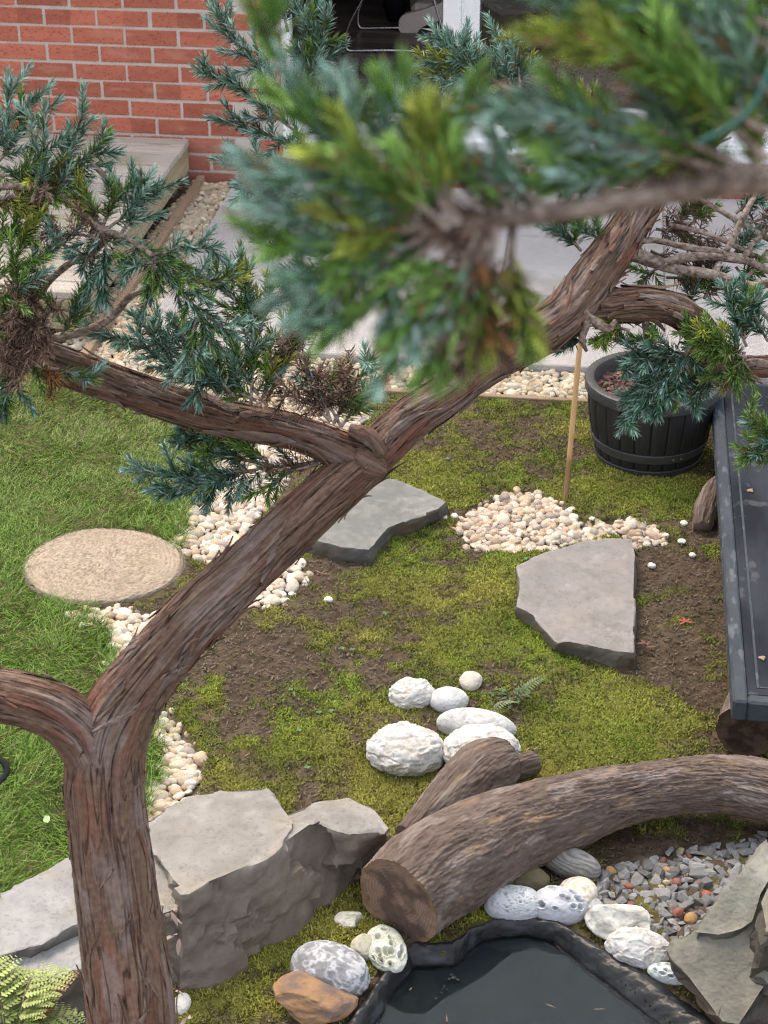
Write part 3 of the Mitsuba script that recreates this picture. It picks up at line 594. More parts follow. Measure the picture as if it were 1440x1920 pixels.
    rgk = np.random.default_rng(seed + 900)
    from scipy.spatial import cKDTree
    lo, hi = V.min(0) - .05, V.max(0) + .05
    fac = np.zeros(len(V))
    for cell, sl, w_ in ((.15, .36, 1.0), (.05, .34, .55)):
        ns_ = int(np.prod(np.maximum(hi - lo, cell)) / cell ** 3) + 8
        sp_ = rgk.uniform(lo, hi, (ns_, 3)); gr_ = rgk.normal(0, sl, (ns_, 3)) * [1, 1, .5]
        Vw = V + .02 * (np.stack([meshkit.fbm(V * 25 + 9 * j, 2, seed + j) for j in range(3)], -1) - .5)
        q = cKDTree(sp_).query(Vw * [1, 1, 1.6] - [0, 0, .6 * c[2]])[1]
        fac += w_ * np.einsum('ij,ij->i', V - sp_[q], gr_[q])
    fac = np.clip(fac, -.03, .03)
    taper = np.clip((V[:, 2] - base[:, 2].min()) / .03, 0, 1)
    V = V + N * (d + ledge - .6 * (kd > 0) * amp_top + facet * fac * np.where(kd > 0, .16, 1.0) * taper)[:, None]
    ca, cb, cs = colour  # cs colours the sides: browner than the top, with shade put into it
    n5 = meshkit.fbm(V * 28 + seed * 2, 4, seed + 31)
    ct = lerp3(ca, cb, np.clip(2.2 * (n1 - .5) + .5 + 1.0 * (n3 - .5) + .8 * (n5 - .5), 0, 1))
    ct = lerp3(ct, (.30, .245, .17), stain * np.clip((meshkit.fbm(V * 11 + seed + 40, 4, seed + 32) - .55) * 6, 0, 1))
    ct = lerp3(ct, (.40, .38, .36), .3 * np.clip((n5 - .62) * 8, 0, 1))
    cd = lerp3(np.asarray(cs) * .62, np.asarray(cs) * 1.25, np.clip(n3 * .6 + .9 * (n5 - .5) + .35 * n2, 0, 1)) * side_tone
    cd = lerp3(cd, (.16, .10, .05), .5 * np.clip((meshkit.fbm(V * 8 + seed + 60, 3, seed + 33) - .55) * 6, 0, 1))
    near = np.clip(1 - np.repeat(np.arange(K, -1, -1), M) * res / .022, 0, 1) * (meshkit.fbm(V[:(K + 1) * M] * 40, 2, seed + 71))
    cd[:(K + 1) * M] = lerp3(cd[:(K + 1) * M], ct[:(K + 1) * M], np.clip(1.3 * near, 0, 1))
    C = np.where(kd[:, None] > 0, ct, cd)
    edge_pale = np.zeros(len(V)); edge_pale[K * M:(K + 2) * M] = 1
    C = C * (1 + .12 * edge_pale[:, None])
    return V, F, C
def rock(key, parts, label, cat='rock', smooth=32, group=None):
    m, c = merge_c(parts)
    # smoothing angle needs no colours per split vertex: facet the sharp edges by splitting here
    tm = trimesh.Trimesh(*m, process=False, vertex_colors=None)
    tm2 = trimesh.graph.smooth_shade(trimesh.Trimesh(m[0], m[1], process=False), angle=math.radians(smooth), facet_minarea=None)
    from scipy.spatial import cKDTree
    ix = cKDTree(m[0]).query(np.array(tm2.vertices))[1]
    return put(key, (np.array(tm2.vertices), np.array(tm2.faces)), 'mat_stone', True, color=c[ix], label=label, cat=cat, group=group)

GREY = ((.215, .20, .185), (.285, .268, .25), (.19, .155, .13))  # last colour is the front faces, brown and darkened for shade
big = [slab_rock([(1.604,-4.441,0.175),(1.667,-4.335,0.17),(1.753,-4.308,0.17),(1.829,-4.287,0.17),(1.863,-4.333,0.175),(1.91,-4.411,0.185),(1.877,-4.541,0.2),(1.832,-4.584,0.2),(1.786,-4.621,0.2),(1.739,-4.668,0.2),(1.696,-4.611,0.195),(1.645,-4.547,0.19)],
                 [(1.605,-4.494,0),(1.669,-4.385,0),(1.759,-4.374,0),(1.837,-4.364,0),(1.888,-4.392,0),(1.953,-4.507,0),(1.894,-4.598,0),(1.857,-4.644,0),(1.822,-4.682,0),(1.73,-4.729,0),(1.68,-4.718,0),(1.621,-4.589,0)], .009, .008, .003, 3, GREY, .004, facet=.48),
       slab_rock([(1.605,-4.587,0.165),(1.648,-4.542,0.17),(1.691,-4.593,0.172),(1.737,-4.668,0.172),(1.71,-4.692,0.17),(1.667,-4.707,0.165)], [(1.609,-4.652,0),(1.655,-4.616,0),(1.705,-4.7,0),(1.73,-4.729,0),(1.698,-4.727,0),(1.654,-4.721,0)], .009, .010, .0028, 5, GREY),
       slab_rock([(1.817,-4.409,0.15),(1.934,-4.303,0.15),(2.002,-4.265,0.145),(2.046,-4.296,0.15),(2.075,-4.324,0.15),(2.092,-4.366,0.15),(2.022,-4.4,0.168),(1.961,-4.395,0.178),(1.939,-4.412,0.183),(1.873,-4.52,0.185)], 
                 [(1.82,-4.451,0),(1.939,-4.351,0),(2.007,-4.308,0),(2.055,-4.284,0),(2.078,-4.264,0),(2.082,-4.249,0),(2.036,-4.373,0),(2.011,-4.451,0),(1.965,-4.514,0),(1.883,-4.61,0)], .009, .008, .003, 7, GREY, .004, facet=.48)]
rock('rock', big, 'large grey stone with a stepped flat top and broken brown front with painted shade beside the juniper trunk')
LG = ((.24, .235, .235), (.35, .345, .34), (.12, .105, .095))
left = [slab_rock([(1.343,-4.78,0.19),(1.385,-4.715,0.19),(1.42,-4.656,0.19),(1.479,-4.579,0.19),(1.555,-4.558,0.19),(1.614,-4.678,0.19),(1.599,-4.741,0.19),(1.546,-4.769,0.187),(1.488,-4.826,0.185),(1.431,-4.859,0.185),(1.376,-4.88,0.185)], None, .011, .007, .0022, 13, LG),
        slab_rock([(1.379,-4.895,0.16),(1.405,-4.85,0.16),(1.477,-4.8,0.16),(1.535,-4.741,0.16),(1.622,-4.697,0.16),(1.66,-4.786,0.158),(1.587,-4.841,0.158),(1.536,-4.877,0.156),(1.494,-4.889,0.155),(1.45,-4.864,0.155),(1.431,-4.852,0.157),(1.413,-4.878,0.158)], 
                  [(1.366,-4.913,0),(1.406,-4.908,0),(1.479,-4.858,0),(1.54,-4.808,0),(1.632,-4.782,0),(1.651,-4.794,0),(1.585,-4.824,0),(1.522,-4.845,0),(1.476,-4.865,0),(1.435,-4.87,0),(1.417,-4.879,0),(1.402,-4.895,0)], .011, .007, .002, 15, LG)]
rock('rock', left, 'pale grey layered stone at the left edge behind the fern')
RG = ((.145, .14, .115), (.215, .205, .17), (.075, .066, .055))
rr = [slab_rock([(2.857,-4.438,0.25),(2.806,-4.493,0.22),(2.778,-4.514,0.2),(2.713,-4.576,0.13),(2.692,-4.586,0.11),(2.68,-4.599,0.1),(2.689,-4.618,0.09),(2.719,-4.657,0.075),(2.748,-4.689,0.06),(2.774,-4.727,0.05),(2.805,-4.735,0.055),(2.857,-4.68,0.12),(2.911,-4.649,0.19),(2.944,-4.48,0.27)],
                [(2.923,-4.295,0),(2.864,-4.368,0),(2.83,-4.405,0),(2.758,-4.507,0),(2.736,-4.533,0),(2.72,-4.55,0),(2.728,-4.571,0),(2.75,-4.609,0),(2.774,-4.659,0),(2.798,-4.698,0),(2.827,-4.729,0),(2.899,-4.679,0),(2.963,-4.629,0),(3.013,-4.398,0)], .011, .007, .003, 21, RG),
      slab_rock([(2.854,-4.462,0.27),(2.803,-4.517,0.24),(2.775,-4.537,0.22),(2.723,-4.582,0.15),(2.718,-4.592,0.145),(2.762,-4.606,0.155),(2.788,-4.611,0.17),(2.807,-4.61,0.18),(2.826,-4.6,0.19),(2.834,-4.58,0.205),(2.84,-4.564,0.23),(2.861,-4.541,0.26)], None, .011, .004, .002, 23, ((.17, .17, .145), (.24, .24, .205), (.085, .08, .065)))]
rock('rock', rr, 'brown grey tilted stone with a raised upper layer beside the stone chips at bottom right')
rock('rock', [slab_rock([(2.835,-4.597,0.24),(2.85,-4.561,0.25),(2.909,-4.546,0.27),(2.922,-4.653,0.26),(2.874,-4.689,0.235),(2.843,-4.66,0.225)], None, .012, .01, .004, 27, RG, .01)], 'dark rough stone on top of the tilted stone at the right edge')
SLC = ((.15, .155, .15), (.235, .235, .225), (.085, .085, .08))
rock('stepping_stone', [slab_rock(SLATE_A, SLATE_A_BASE, .008, .006, .0026, 31, SLC, facet=.16, stain=.1)], 'rough grey slate stepping stone partly behind the diagonal juniper limb', 'stepping stone')
rock('stepping_stone', [slab_rock(SLATE_B, SLATE_B_BASE, .008, .0045, .0012, 35, ((.20, .185, .18), (.25, .23, .225), (.14, .125, .105)), facet=.14, stain=.12)], 'smooth purple grey slate slab with chipped edges beside the pebble patch', 'stepping stone')
# round cast stepping stone
n = 260; prof = [(.0, .013), (.06, .013), (.12, .0125), (.17, .012), (.2, .0105), (.216, .008), (.222, .005), (.226, -.001), (.228, -.01), (.229, -.03)]
rr_ = np.array([np.interp(np.linspace(0, 9, 110), range(10), [p[k] for p in prof]) for k in (0, 1)]).T
TH = np.arange(n) / n * 2 * np.pi
V = np.array([[ROUND_C[0] + r * (1 + .02 * math.sin(3 * t + 1)) * math.cos(t), ROUND_C[1] + .90 * r * (1 + .02 * math.sin(3 * t + 1) + .012 * math.sin(7 * t)) * math.sin(t), zz] for r, zz in rr_ for t in TH])
n3 = meshkit.fbm(V * 230, 2, 3); n1 = meshkit.fbm(V * 12, 3, 5)
dist = np.hypot(V[:, 0] - ROUND_C[0] + .06, V[:, 1] - ROUND_C[1] + .02)
V[:, 2] += .006 * (n3 - .5) + .0009 * np.sin(dist * 520) * (n1 > .42)
i = np.arange(len(rr_) - 1)[:, None] * n + np.arange(n); jn = np.arange(len(rr_) - 1)[:, None] * n + (np.arange(n) + 1) % n
F = np.concatenate([np.stack([i, i + n, jn + n], -1).reshape(-1, 3), np.stack([i, jn + n, jn], -1).reshape(-1, 3)])
C = lerp3((.20, .15, .11), (.42, .34, .26), np.clip(1.7 * (n3 - .5) + .6 + .5 * (n1 - .5), 0, 1)); C[np.hypot(V[:, 0] - ROUND_C[0], (V[:, 1] - ROUND_C[1]) / .90) > .212 - .02 * (n1 - .5)] *= .5
put('stepping_stone', (V, F), 'mat_stone', True, color=C, label='round beige cast stepping stone set in the lawn', cat='stepping stone')

# cobbles
def ridged(V, k, seed, warp=.8):
    w = np.stack([meshkit.fbm(V * k * .6 + 3 + j * 5, 2, seed + j) for j in range(3)], -1) * warp
    return 1 - np.abs(meshkit.fbm(V * k * [1, 1, .7] + w * 2, 3, seed + 7) - .5) * 2
def cobble(key, spec, label, cat, c0, c1, kind='plain', rot=0.0, seed=0, lump=.16, group=None, tilt=0.0, box_=0.0):
    X, Y, Z, a, b, c = spec
    s = trimesh.creation.icosphere(5); U = np.array(s.vertices)
    if box_:  # squarer
        U = np.sign(U) * np.abs(U) ** (1 - box_); U = U / np.abs(U).max()
    V = U * (1 + lump * 2 * (meshkit.fbm(U * 1.15 + seed * 3.7, 3, seed)[:, None] - .5))
    V = V * [a, b, c]
    N = unit(U / np.array([a, b, c]))
    col = lerp3(c0, c1, meshkit.fbm(V * 45 + seed, 3, seed + 3))
    m = max(a, b)
    if kind == 'ridge':
        g = ridged(U, 1.3, seed); cr = np.clip((g - .86) / .14, 0, 1)
        d = .09 * m * (meshkit.fbm(U * 3 + seed, 3, seed) - .5) + .045 * m * cr ** 2 - .04 * m * np.clip((ridged(U, 1.6, seed + 20) - .88) / .12, 0, 1)
        col = lerp3(col, (.46, .38, .26), .4 * np.clip((ridged(U, 1.6, seed + 20) - .82) / .18, 0, 1))
        V = V + N * d[:, None]
    elif kind == 'pits':
        rg = np.random.default_rng(seed); d = np.zeros(len(V))
        for _ in range(95):
            q = unit(rg.normal(size=3) * [1, .7, .3] + [0, -.45, 1.0]); r = rg.uniform(.03, .085)
            dd = np.linalg.norm(U - q, axis=1) / r; d -= .09 * m * np.clip(1 - dd ** 2, 0, 1)
            col = lerp3(col, np.array(c0) * .4, .5 * np.clip(1 - dd, 0, 1))
        V = V + N * np.maximum(d, -.11 * m)[:, None]
    elif kind == 'craters':
        rg = np.random.default_rng(seed); d = np.zeros(len(V))
        for _ in range(13):
            q = unit(rg.normal(size=3) * [.8, .5, .2] + [0.2, -.45, 1.0]); r = rg.uniform(.1, .21)
            dd = np.linalg.norm(U - q, axis=1) / r
            d += .15 * m * (-np.clip(1 - dd ** 2, 0, 1) + .3 * np.exp(-((dd - 1.1) / .25) ** 2))
            col = lerp3(col, np.array(c0) * .4, .75 * np.clip(1.1 - dd, 0, 1))
        V = V + N * np.clip(d, -.17 * m, .05 * m)[:, None]
    elif kind == 'swirl':
        g = ridged(U, 4.2, seed, .7); l = np.clip((g - .8) / .14, 0, 1) * .75 + .35 * meshkit.fbm(U * 5, 3, seed)
        col = lerp3(c0, c1, l); V = V + N * (.02 * m * l)[:, None]
    elif kind == 'bands':
        q = U @ unit([.5, .2, 1.0]) + .5 * meshkit.fbm(U * 1.5 + seed, 3, seed)
        l = .5 + .5 * np.sin(q * 26 + 4 * meshkit.fbm(U * 3, 2, seed)); col = lerp3(c0, c1, np.clip(l * .7 + .3 * meshkit.fbm(U * 8, 2, 1), 0, 1))
    elif kind == 'facet':
        rg = np.random.default_rng(seed)
        for _ in range(9):
            q = unit(rg.normal(size=3) + [0, -.2, .3]); lim = rg.uniform(.62, .85)
            over = np.maximum(U @ q - lim, 0); V = V - (q * [a, b, c])[None] * over[:, None] * .85
        V = V + N * (.03 * m * (meshkit.fbm(U * 4 + seed, 3, seed) - .5))[:, None]
        g = meshkit.fbm(U * 2.2 + seed, 4, seed + 2); col = lerp3(c0, c1, np.clip((g - .35) * 4, 0, 1))
    V = V + N * (.012 * m * (meshkit.fbm(U * 12 + seed, 2, seed + 9) - .5))[:, None]
    M = rotm(math.radians(rot)) @ tiltm([0, 1, 0], math.radians(tilt))
    V = V @ M.T
    V = V + [X, Y, Z + gz(np.array(X), np.array(Y))]
    return put(key, (V, np.array(s.faces)), 'mat_stone', True, color=np.clip(col, 0, .85), label=label, cat=cat, group=group)
WH0, WH1 = (.48, .475, .46), (.575, .58, .585)
cobble('cobble', (2.0709,-3.6970,0.0214,0.0556,0.0462,0.0345), 'white ridged cobble at the back left of the cobble group on the moss', 'cobble', WH0, WH1, 'ridge', 15, 1)
cobble('cobble', (2.1610,-3.7022,0.0188,0.0489,0.0389,0.0303), 'smooth oval white cobble between two other white cobbles at the back of the group', 'cobble', (.50, .50, .51), (.57, .58, .59), 'plain', 10, 2, .06)
cobble('cobble', (2.2078,-3.6145,0.0125,0.0287,0.0324,0.0201), 'smallest cream white cobble at the back of the cobble group', 'cobble', (.45, .40, .34), (.55, .52, .47), 'plain', 0, 3, .15)
cobble('cobble', (2.0854,-3.9317,0.0320,0.0940,0.0764,0.0517), 'largest white cobble with cream creases at the front left of the group', 'cobble', WH0, WH1, 'ridge', -8, 4, .14)
cobble('cobble', (2.2369,-3.8096,0.0256,0.0945,0.0421,0.0413), 'smooth long white cobble lying behind the creased one near the log stub', 'cobble', (.49, .48, .47), (.57, .58, .58), 'plain', -5, 5, .06)
cobble('cobble', (2.2568,-3.9157,0.0316,0.0926,0.0743,0.0509), 'white creased cobble touching the log stub', 'cobble', WH0, WH1, 'ridge', 12, 26, .12)
cobble('pond_stone', (2.0186,-4.6574,0.0280,0.0821,0.0596,0.0451), 'dark grey stone covered in white swirls beside the pond', 'stone', (.19, .195, .21), (.5, .51, .54), 'swirl', -22, 7, .14)
cobble('pond_stone', (1.9959,-4.7336,0.0226,0.0867,0.0651,0.0364), 'flat orange brown slate stone in front of the swirled stone', 'stone', (.17, .115, .095), (.32, .185, .095), 'facet', 0, 8, .12, tilt=4)
cobble('pond_stone', (2.1198,-4.5724,0.0142,0.0416,0.0673,0.0229), 'pale blue grey stone with yellow holes at the left end of the pond rim', 'stone', (.5, .5, .36), (.63, .67, .67), 'craters', 20, 9, .14)
cobble('pond_stone', (2.0767,-4.5724,0.0120,0.0278,0.0348,0.0194), 'small cream stone half hidden behind the pale holed stone', 'stone', (.42, .42, .32), (.52, .51, .42), 'plain', 0, 10)
cobble('pond_stone', (2.0330,-4.4957,0.0117,0.0316,0.0226,0.0189), 'small white stone on the moss under the cut end of the log', 'stone', (.55, .54, .45), (.66, .65, .57), 'facet', 8, 11)
cobble('pond_stone', (2.4768,-4.2771,0.0207,0.0668,0.0320,0.0334), 'long grey banded oval stone against the underside of the log', 'stone', (.14, .135, .13), (.33, .32, .31), 'bands', -18, 12, .06)
cobble('pond_stone', (2.3842,-4.3343,0.0187,0.0504,0.0328,0.0302), 'mossy brown rounded stone in the shade under the log', 'stone', (.10, .09, .04), (.19, .16, .1), 'plain', 0, 13)
cobble('pond_stone', (2.3639,-4.4193,0.0225,0.0605,0.0411,0.0363), 'pale grey stone full of tiny pits on the pond rim', 'stone', (.46, .48, .51), (.55, .57, .61), 'pits', 4, 14, .07, box_=.1)
cobble('pond_stone', (2.4938,-4.3672,0.0156,0.0421,0.0492,0.0252), 'cream and white stone tucked behind the cratered pond stone', 'stone', (.52, .44, .31), (.68, .67, .65), 'bands', -20, 16, .08)
cobble('pond_stone', (2.5235,-4.3921,0.0090,0.0241,0.0248,0.0145), 'small grey stone between the cratered stone and the white angular stone', 'stone', (.34, .35, .36), (.42, .43, .44), 'plain', 0, 17)
cobble('pond_stone', (2.4579,-4.4139,0.0224,0.0582,0.0388,0.0361), 'pale blue grey stone with round craters on the pond rim', 'stone', (.46, .48, .53), (.55, .57, .62), 'craters', -6, 15, .07, box_=.12)
cobble('pond_stone', (2.5868,-4.4568,0.0278,0.0748,0.0463,0.0449), 'angular white stone with a grey hollow beside the stone chips', 'stone', (.36, .35, .33), (.64, .63, .58), 'facet', -10, 18, .12)
cobble('pond_stone', (2.6218,-4.5178,0.0222,0.0650,0.0433,0.0358), 'grey and white folded stone in front of the angular white stone', 'stone', (.42, .42, .43), (.62, .61, .6), 'ridge', -14, 19, .1)
cobble('pond_stone', (2.6811,-4.5745,0.0130,0.0419,0.0209,0.0209), 'smallest pale pitted stone on the pond rim beside the tilted rock', 'stone', (.5, .55, .56), (.66, .69, .7), 'craters', -12, 20, .1)
cobble('pond_stone', (1.7458,-4.7663,0.0098,0.0175,0.0263,0.0157), 'round white pebble at the right foot of the juniper trunk', 'stone', (.6, .58, .54), (.68, .67, .64), 'plain', 0, 21, .06)

# ------------------------------------------------------------------ pond
NP = 420
inner, outer = resample(POND, NP), None
from shapely.geometry import LineString, Point
# pair the outer line by arc share
so = resample(POND_OUT, NP)
# align: nearest starting offset is shared, both lists start at the same corner
prof = [(0.0, -.03), (.04, .004), (.14, .011), (.28, .017), (.42, .0185), (.56, .016), (.7, .009), (.84, -.002), (.93, -.010), (1.0, -.035), (1.0, -.1), (1.02, -.3)]
tq = np.linspace(0, len(prof) - 1, 34)
pu = np.interp(tq, range(len(prof)), [p[0] for p in prof]); pz = np.interp(tq, range(len(prof)), [p[1] for p in prof])
rows = []
for a, zz in zip(pu, pz):
    r = so * (1 - a) + inner * a; r[:, 2] = zz; rows.append(r)
V = np.array(rows).transpose(1, 0, 2)          # along, across
nA, nB = V.shape[:2]; Vf = V.reshape(-1, 3)
along = np.repeat(np.arange(nA) / nA * 2 * np.pi, nB)
pp = np.stack([np.cos(along) * 16, np.sin(along) * 16, np.tile(tq, nA) * .12], 1)
fold = 1 - np.abs(meshkit.fbm(pp, 3, 5) - .5) * 2
fold2 = meshkit.fbm(Vf * [30, 30, 20], 3, 6) - .5
w = np.tile(np.clip(np.sin(np.pi * np.clip(tq / 8.5, 0, 1)), 0, 1), nA)
Vf = Vf + np.array([0, 0, 1]) * (w * (.006 * (fold - .75) * 2 + .005 * fold2))[:, None]
Vf[:, :2] += (.006 * w * fold2)[:, None]
idx = np.arange(nA * nB).reshape(nA, nB); nxt = np.roll(idx, -1, 0)
F = np.concatenate([np.stack([idx[:, :-1], nxt[:, :-1], nxt[:, 1:]], -1).reshape(-1, 3), np.stack([idx[:, :-1], nxt[:, 1:], idx[:, 1:]], -1).reshape(-1, 3)])
pd = thing('garden_pond', 'small black lined garden pond with a folded rim and dark still water', 'pond')
put(pd + '__liner', (Vf, F), 'mat_liner', True, label='wrinkled black liner rim')
bv, bf = trimesh.creation.triangulate_polygon(POND_P.buffer(.03), engine='earcut')
put(pd + '__basin', (np.column_stack([bv, np.full(len(bv), -.027)]), bf), 'mat_silt')
wv, wf = trimesh.creation.triangulate_polygon(POND_P.buffer(.012), engine='earcut')
put(pd + '__water', (np.column_stack([wv, np.full(len(wv), -.014)]), wf), 'mat_water', label='dark still pond water mirroring the grey sky')
fl = []
for px_, py_ in [(2.248,-4.714),(2.43,-4.64),(2.545,-4.669),(2.188,-4.641)]:
    for _ in range(1):
        a = rng.uniform(0, 6.28); L = rng.uniform(.008, .022); o = np.array([px_, py_, -.0125]) + np.array([rng.normal(0, .012), rng.normal(0, .012), 0])
        dx = np.array([math.cos(a), math.sin(a), 0]) * L; sx0 = np.array([-math.sin(a), math.cos(a), 0]) * .0009
        fl.append((np.array([o - sx0, o + dx * .5 - sx0 * 1.3, o + dx, o + dx * .5 + sx0 * 1.3, o + sx0]), np.array([[0, 1, 4], [1, 3, 4], [1, 2, 3]])))
m = merge(fl); put('floating_needles', m, 'mat_grass', color=np.tile([.22, .16, .08], (len(m[0]), 1)), kind='stuff', label='few fallen brown needles floating on the dark pond water', cat='needles')
bub = []
for (q, r) in zip([(2.259,-4.605,-0.02),(2.268,-4.61,-0.02),(2.251,-4.61,-0.02),(2.254,-4.598,-0.02),(2.243,-4.631,-0.02),(2.249,-4.64,-0.02),(2.24,-4.65,-0.02),(2.23,-4.667,-0.02),(2.189,-4.674,-0.02),(2.242,-4.638,-0.02),(2.257,-4.645,-0.02)], (.006, .004, .004, .004, .0025, .002, .002, .003, .0015, .0015, .0015)):
    s = trimesh.creation.icosphere(2); V = np.array(s.vertices) * r; V[:, 2] *= .5; bub.append((V + [q[0], q[1], -.0135], np.array(s.faces)))
put('bubble_raft', merge(bub), 'mat_black', True, kind='stuff', label='small dark raft of bubbles floating on the pond', cat='bubbles')

# ------------------------------------------------------------------ the fallen log, stubs, log under the bench
def end_rough(path, ns, step, disp): return tube(path, ns, step, disp, caps=False)
lg = thing('log', 'thick curved log with rough bark and a sawn end lying beside the pond', 'log')
LP = [(2.1345,-4.5081,0.0850,0.1010),(2.1854,-4.4285,0.0850,0.1049),(2.2553,-4.3524,0.0850,0.1055),(2.3276,-4.2757,0.0850,0.0970),(2.4366,-4.1995,0.0850,0.0857),(2.5600,-4.1279,0.0900,0.0694),(2.6746,-4.0826,0.0950,0.0628),(2.7897,-4.0614,0.1000,0.0640),(2.9033,-4.0790,0.1000,0.0659),(3.0249,-4.1301,0.0900,0.0684)]
(LV, LF), luv = tube(LP, 200, .004, ridge_disp(.0055, 13, 11, 4, .08), caps=False)
put(lg + '__trunk', (LV, LF), 'mat_log', True, uv=luv)
ring = LV[:200]; c = ring.mean(0)
ax = unit(np.array(LP[0][:3]) - np.array(LP[1][:3]))
def cut_face(ring, c, ax, depth=-.006, seed=3, rows=14):
    n = len(ring); rowsV, uvs = [], []
    for k in range(rows + 1):
        s = 1 - k / rows
        r = c + (ring - c) * s * .995
        q = (r - c); no = meshkit.fbm(r * 45 + seed, 3, seed)
        r = r + ax * ((depth * (1 - s ** 4) + .009 * (no - .5) * (1 if k else 0)))[:, None] if k else r
        rowsV.append(r); a = np.arange(n) / n * 2 * np.pi
        uvs.append(np.stack([s * np.cos(a), s * np.sin(a)], 1))
    V = np.array(rowsV).reshape(-1, 3); uv = np.array(uvs).reshape(-1, 2)
    i = np.arange(rows)[:, None] * n + np.arange(n); jn = np.arange(rows)[:, None] * n + (np.arange(n) + 1) % n
    F = np.concatenate([np.stack([i, i + n, jn + n], -1).reshape(-1, 3), np.stack([i, jn + n, jn], -1).reshape(-1, 3)])
    return (V, F), uv
cm, cuv = cut_face(ring, c, ax)
put(lg + '__cut_face', cm, 'mat_cut', True, uv=cuv, label='sawn end grain with a rim of split bark')
SP = [(2.1330,-4.2578,0.0300,0.0436),(2.1932,-4.1722,0.0550,0.0581),(2.2442,-4.0936,0.0750,0.0683),(2.2929,-4.0386,0.0850,0.0689),(2.3232,-4.0131,0.0850,0.0525)]
m, uv = tube(SP, 80, .006, ridge_disp(.005, 7, 16, 14, .1))
put(lg + '__stub', m, 'mat_log', True, uv=uv, label='short knobbly branch stub behind the log')
m, uv = tube([(2.3323,-3.9788,0.0300,0.0242),(2.3612,-3.9598,0.0350,0.0291),(2.3834,-3.9450,0.0350,0.0268)], 48, .005, ridge_disp(.003, 6, 18, 16, .1))
put('log_offcut', m, 'mat_log', True, uv=uv, label='small brown offcut lying at the end of the log stub', cat='log')
bl = thing('log_support', 'short dark log lying under the near end of the black slab bench', 'log')
bc = (2.857,-3.823,0.072)
pth = [(bc[0], bc[1], .072, .068), (bc[0] + .03, bc[1] + .12, .072, .068), (bc[0] + .07, bc[1] + .28, .072, .066)]
(V, F), uv = tube(pth, 80, .006, ridge_disp(.004, 7, 14, 24, .06), caps=False)
put(bl + '__trunk', (V, F), 'mat_log', True, uv=uv)
cm, cuv = cut_face(V[:80], V[:80].mean(0), unit(np.array(pth[0][:3]) - np.array(pth[1][:3])), seed=9)
scene['mat_cut_dark'] = dict(type='twosided', nested=bump(pr(proc(lambda p, n, uv: _cut(p, n, uv) * 0.42), 0.9, 0.15), lambda p, n, uv: fbm(p.x * 90, p.y * 90, p.z * 90, 4), 0.006))
put(bl + '__cut_face', cm, 'mat_cut_dark', True, uv=cuv, label='dark weathered sawn end')
dw = tube([(2.8335,-2.5874,0.0600,0.0247),(2.8113,-2.6708,0.0600,0.0305),(2.7964,-2.7308,0.0400,0.0332),(2.7913,-2.7793,0.0150,0.0270)], 40, .006, ridge_disp(.006, 5, 9, 31, .25))
put('driftwood', dw[0], 'mat_log', True, uv=dw[1], label='gnarled weathered root standing beside the far end of the black slab bench', cat='driftwood')

# ------------------------------------------------------------------ bench
bn = thing('slab_bench', 'long low dark slate grey slab with a raised rim resting on logs', 'bench')
bx0, bx1, by0, by1, bz = 2.816, 3.27, -3.885, -2.19, .2
put(bn + '__top', box(bx0 + .034, bx1, by0 + .034, by1 - .02, bz - .055, bz - .003, .002), 'mat_bench', 30)
rim = [box(bx0, bx0 + .033, by0, by1, bz - .055, bz, .005), box(bx0 + .0335, bx1, by0, by0 + .033, bz - .055, bz - .001, .005), box(bx0 + .0335, bx1, by1 - .019, by1, bz - .055, bz - .001, .005),
       box(bx0 + .055, bx0 + .061, by0 + .06, by1 - .04, bz - .0029, bz - .0012, .0006), box(bx0 + .0615, bx1, by0 + .06, by0 + .066, bz - .0029, bz - .0012, .0006)]
put(bn + '__rim', cat_meshes(rim), 'mat_bench_rim', 30)
m, uv = tube([(3.0, -2.5, .07, .07), (3.15, -2.45, .07, .07), (3.3, -2.42, .07, .068)], 40, .01, ridge_disp(.004, 7, 14, 41, .06))
put('log_support', m, 'mat_log', True, uv=uv, label='log under the far end of the black slab bench beside the planter', cat='log')
# dry bits lying on it
for q in [(2.891,-2.89,0.198),(2.932,-2.14,0.198),(2.881,-3.703,0.197)]:
    n = 7; t = np.linspace(0, 1, n); L = rng.uniform(.02, .05); a = rng.uniform(0, 6.28)
    cx = q[0] + L * t * math.cos(a) + .006 * np.sin(t * 5); cy = q[1] + L * t * math.sin(a) + .004 * np.cos(t * 6)
    w = .006 * np.sin(np.pi * np.clip(t * .9 + .05, 0, 1)) + .001
    V = np.concatenate([np.stack([cx - w * math.sin(a), cy + w * math.cos(a), q[2] + .003 + .004 * np.sin(t * 4)], 1), np.stack([cx + w * math.sin(a), cy - w * math.cos(a), q[2] + .001 + .006 * t], 1)])
    k = np.arange(n - 1); F = np.concatenate([np.stack([k, k + 1, k + n + 1], 1), np.stack([k, k + n + 1, k + n], 1)])
    put('dry_leaf', (V, F), 'mat_grass', True, color=np.tile(np.array([.24, .17, .12]) * rng.uniform(.7, 1.2), (len(V), 1)), label='curled tan scrap of dry leaf lying on the black slab bench', cat='leaf', group='dry leaf scraps on the bench')

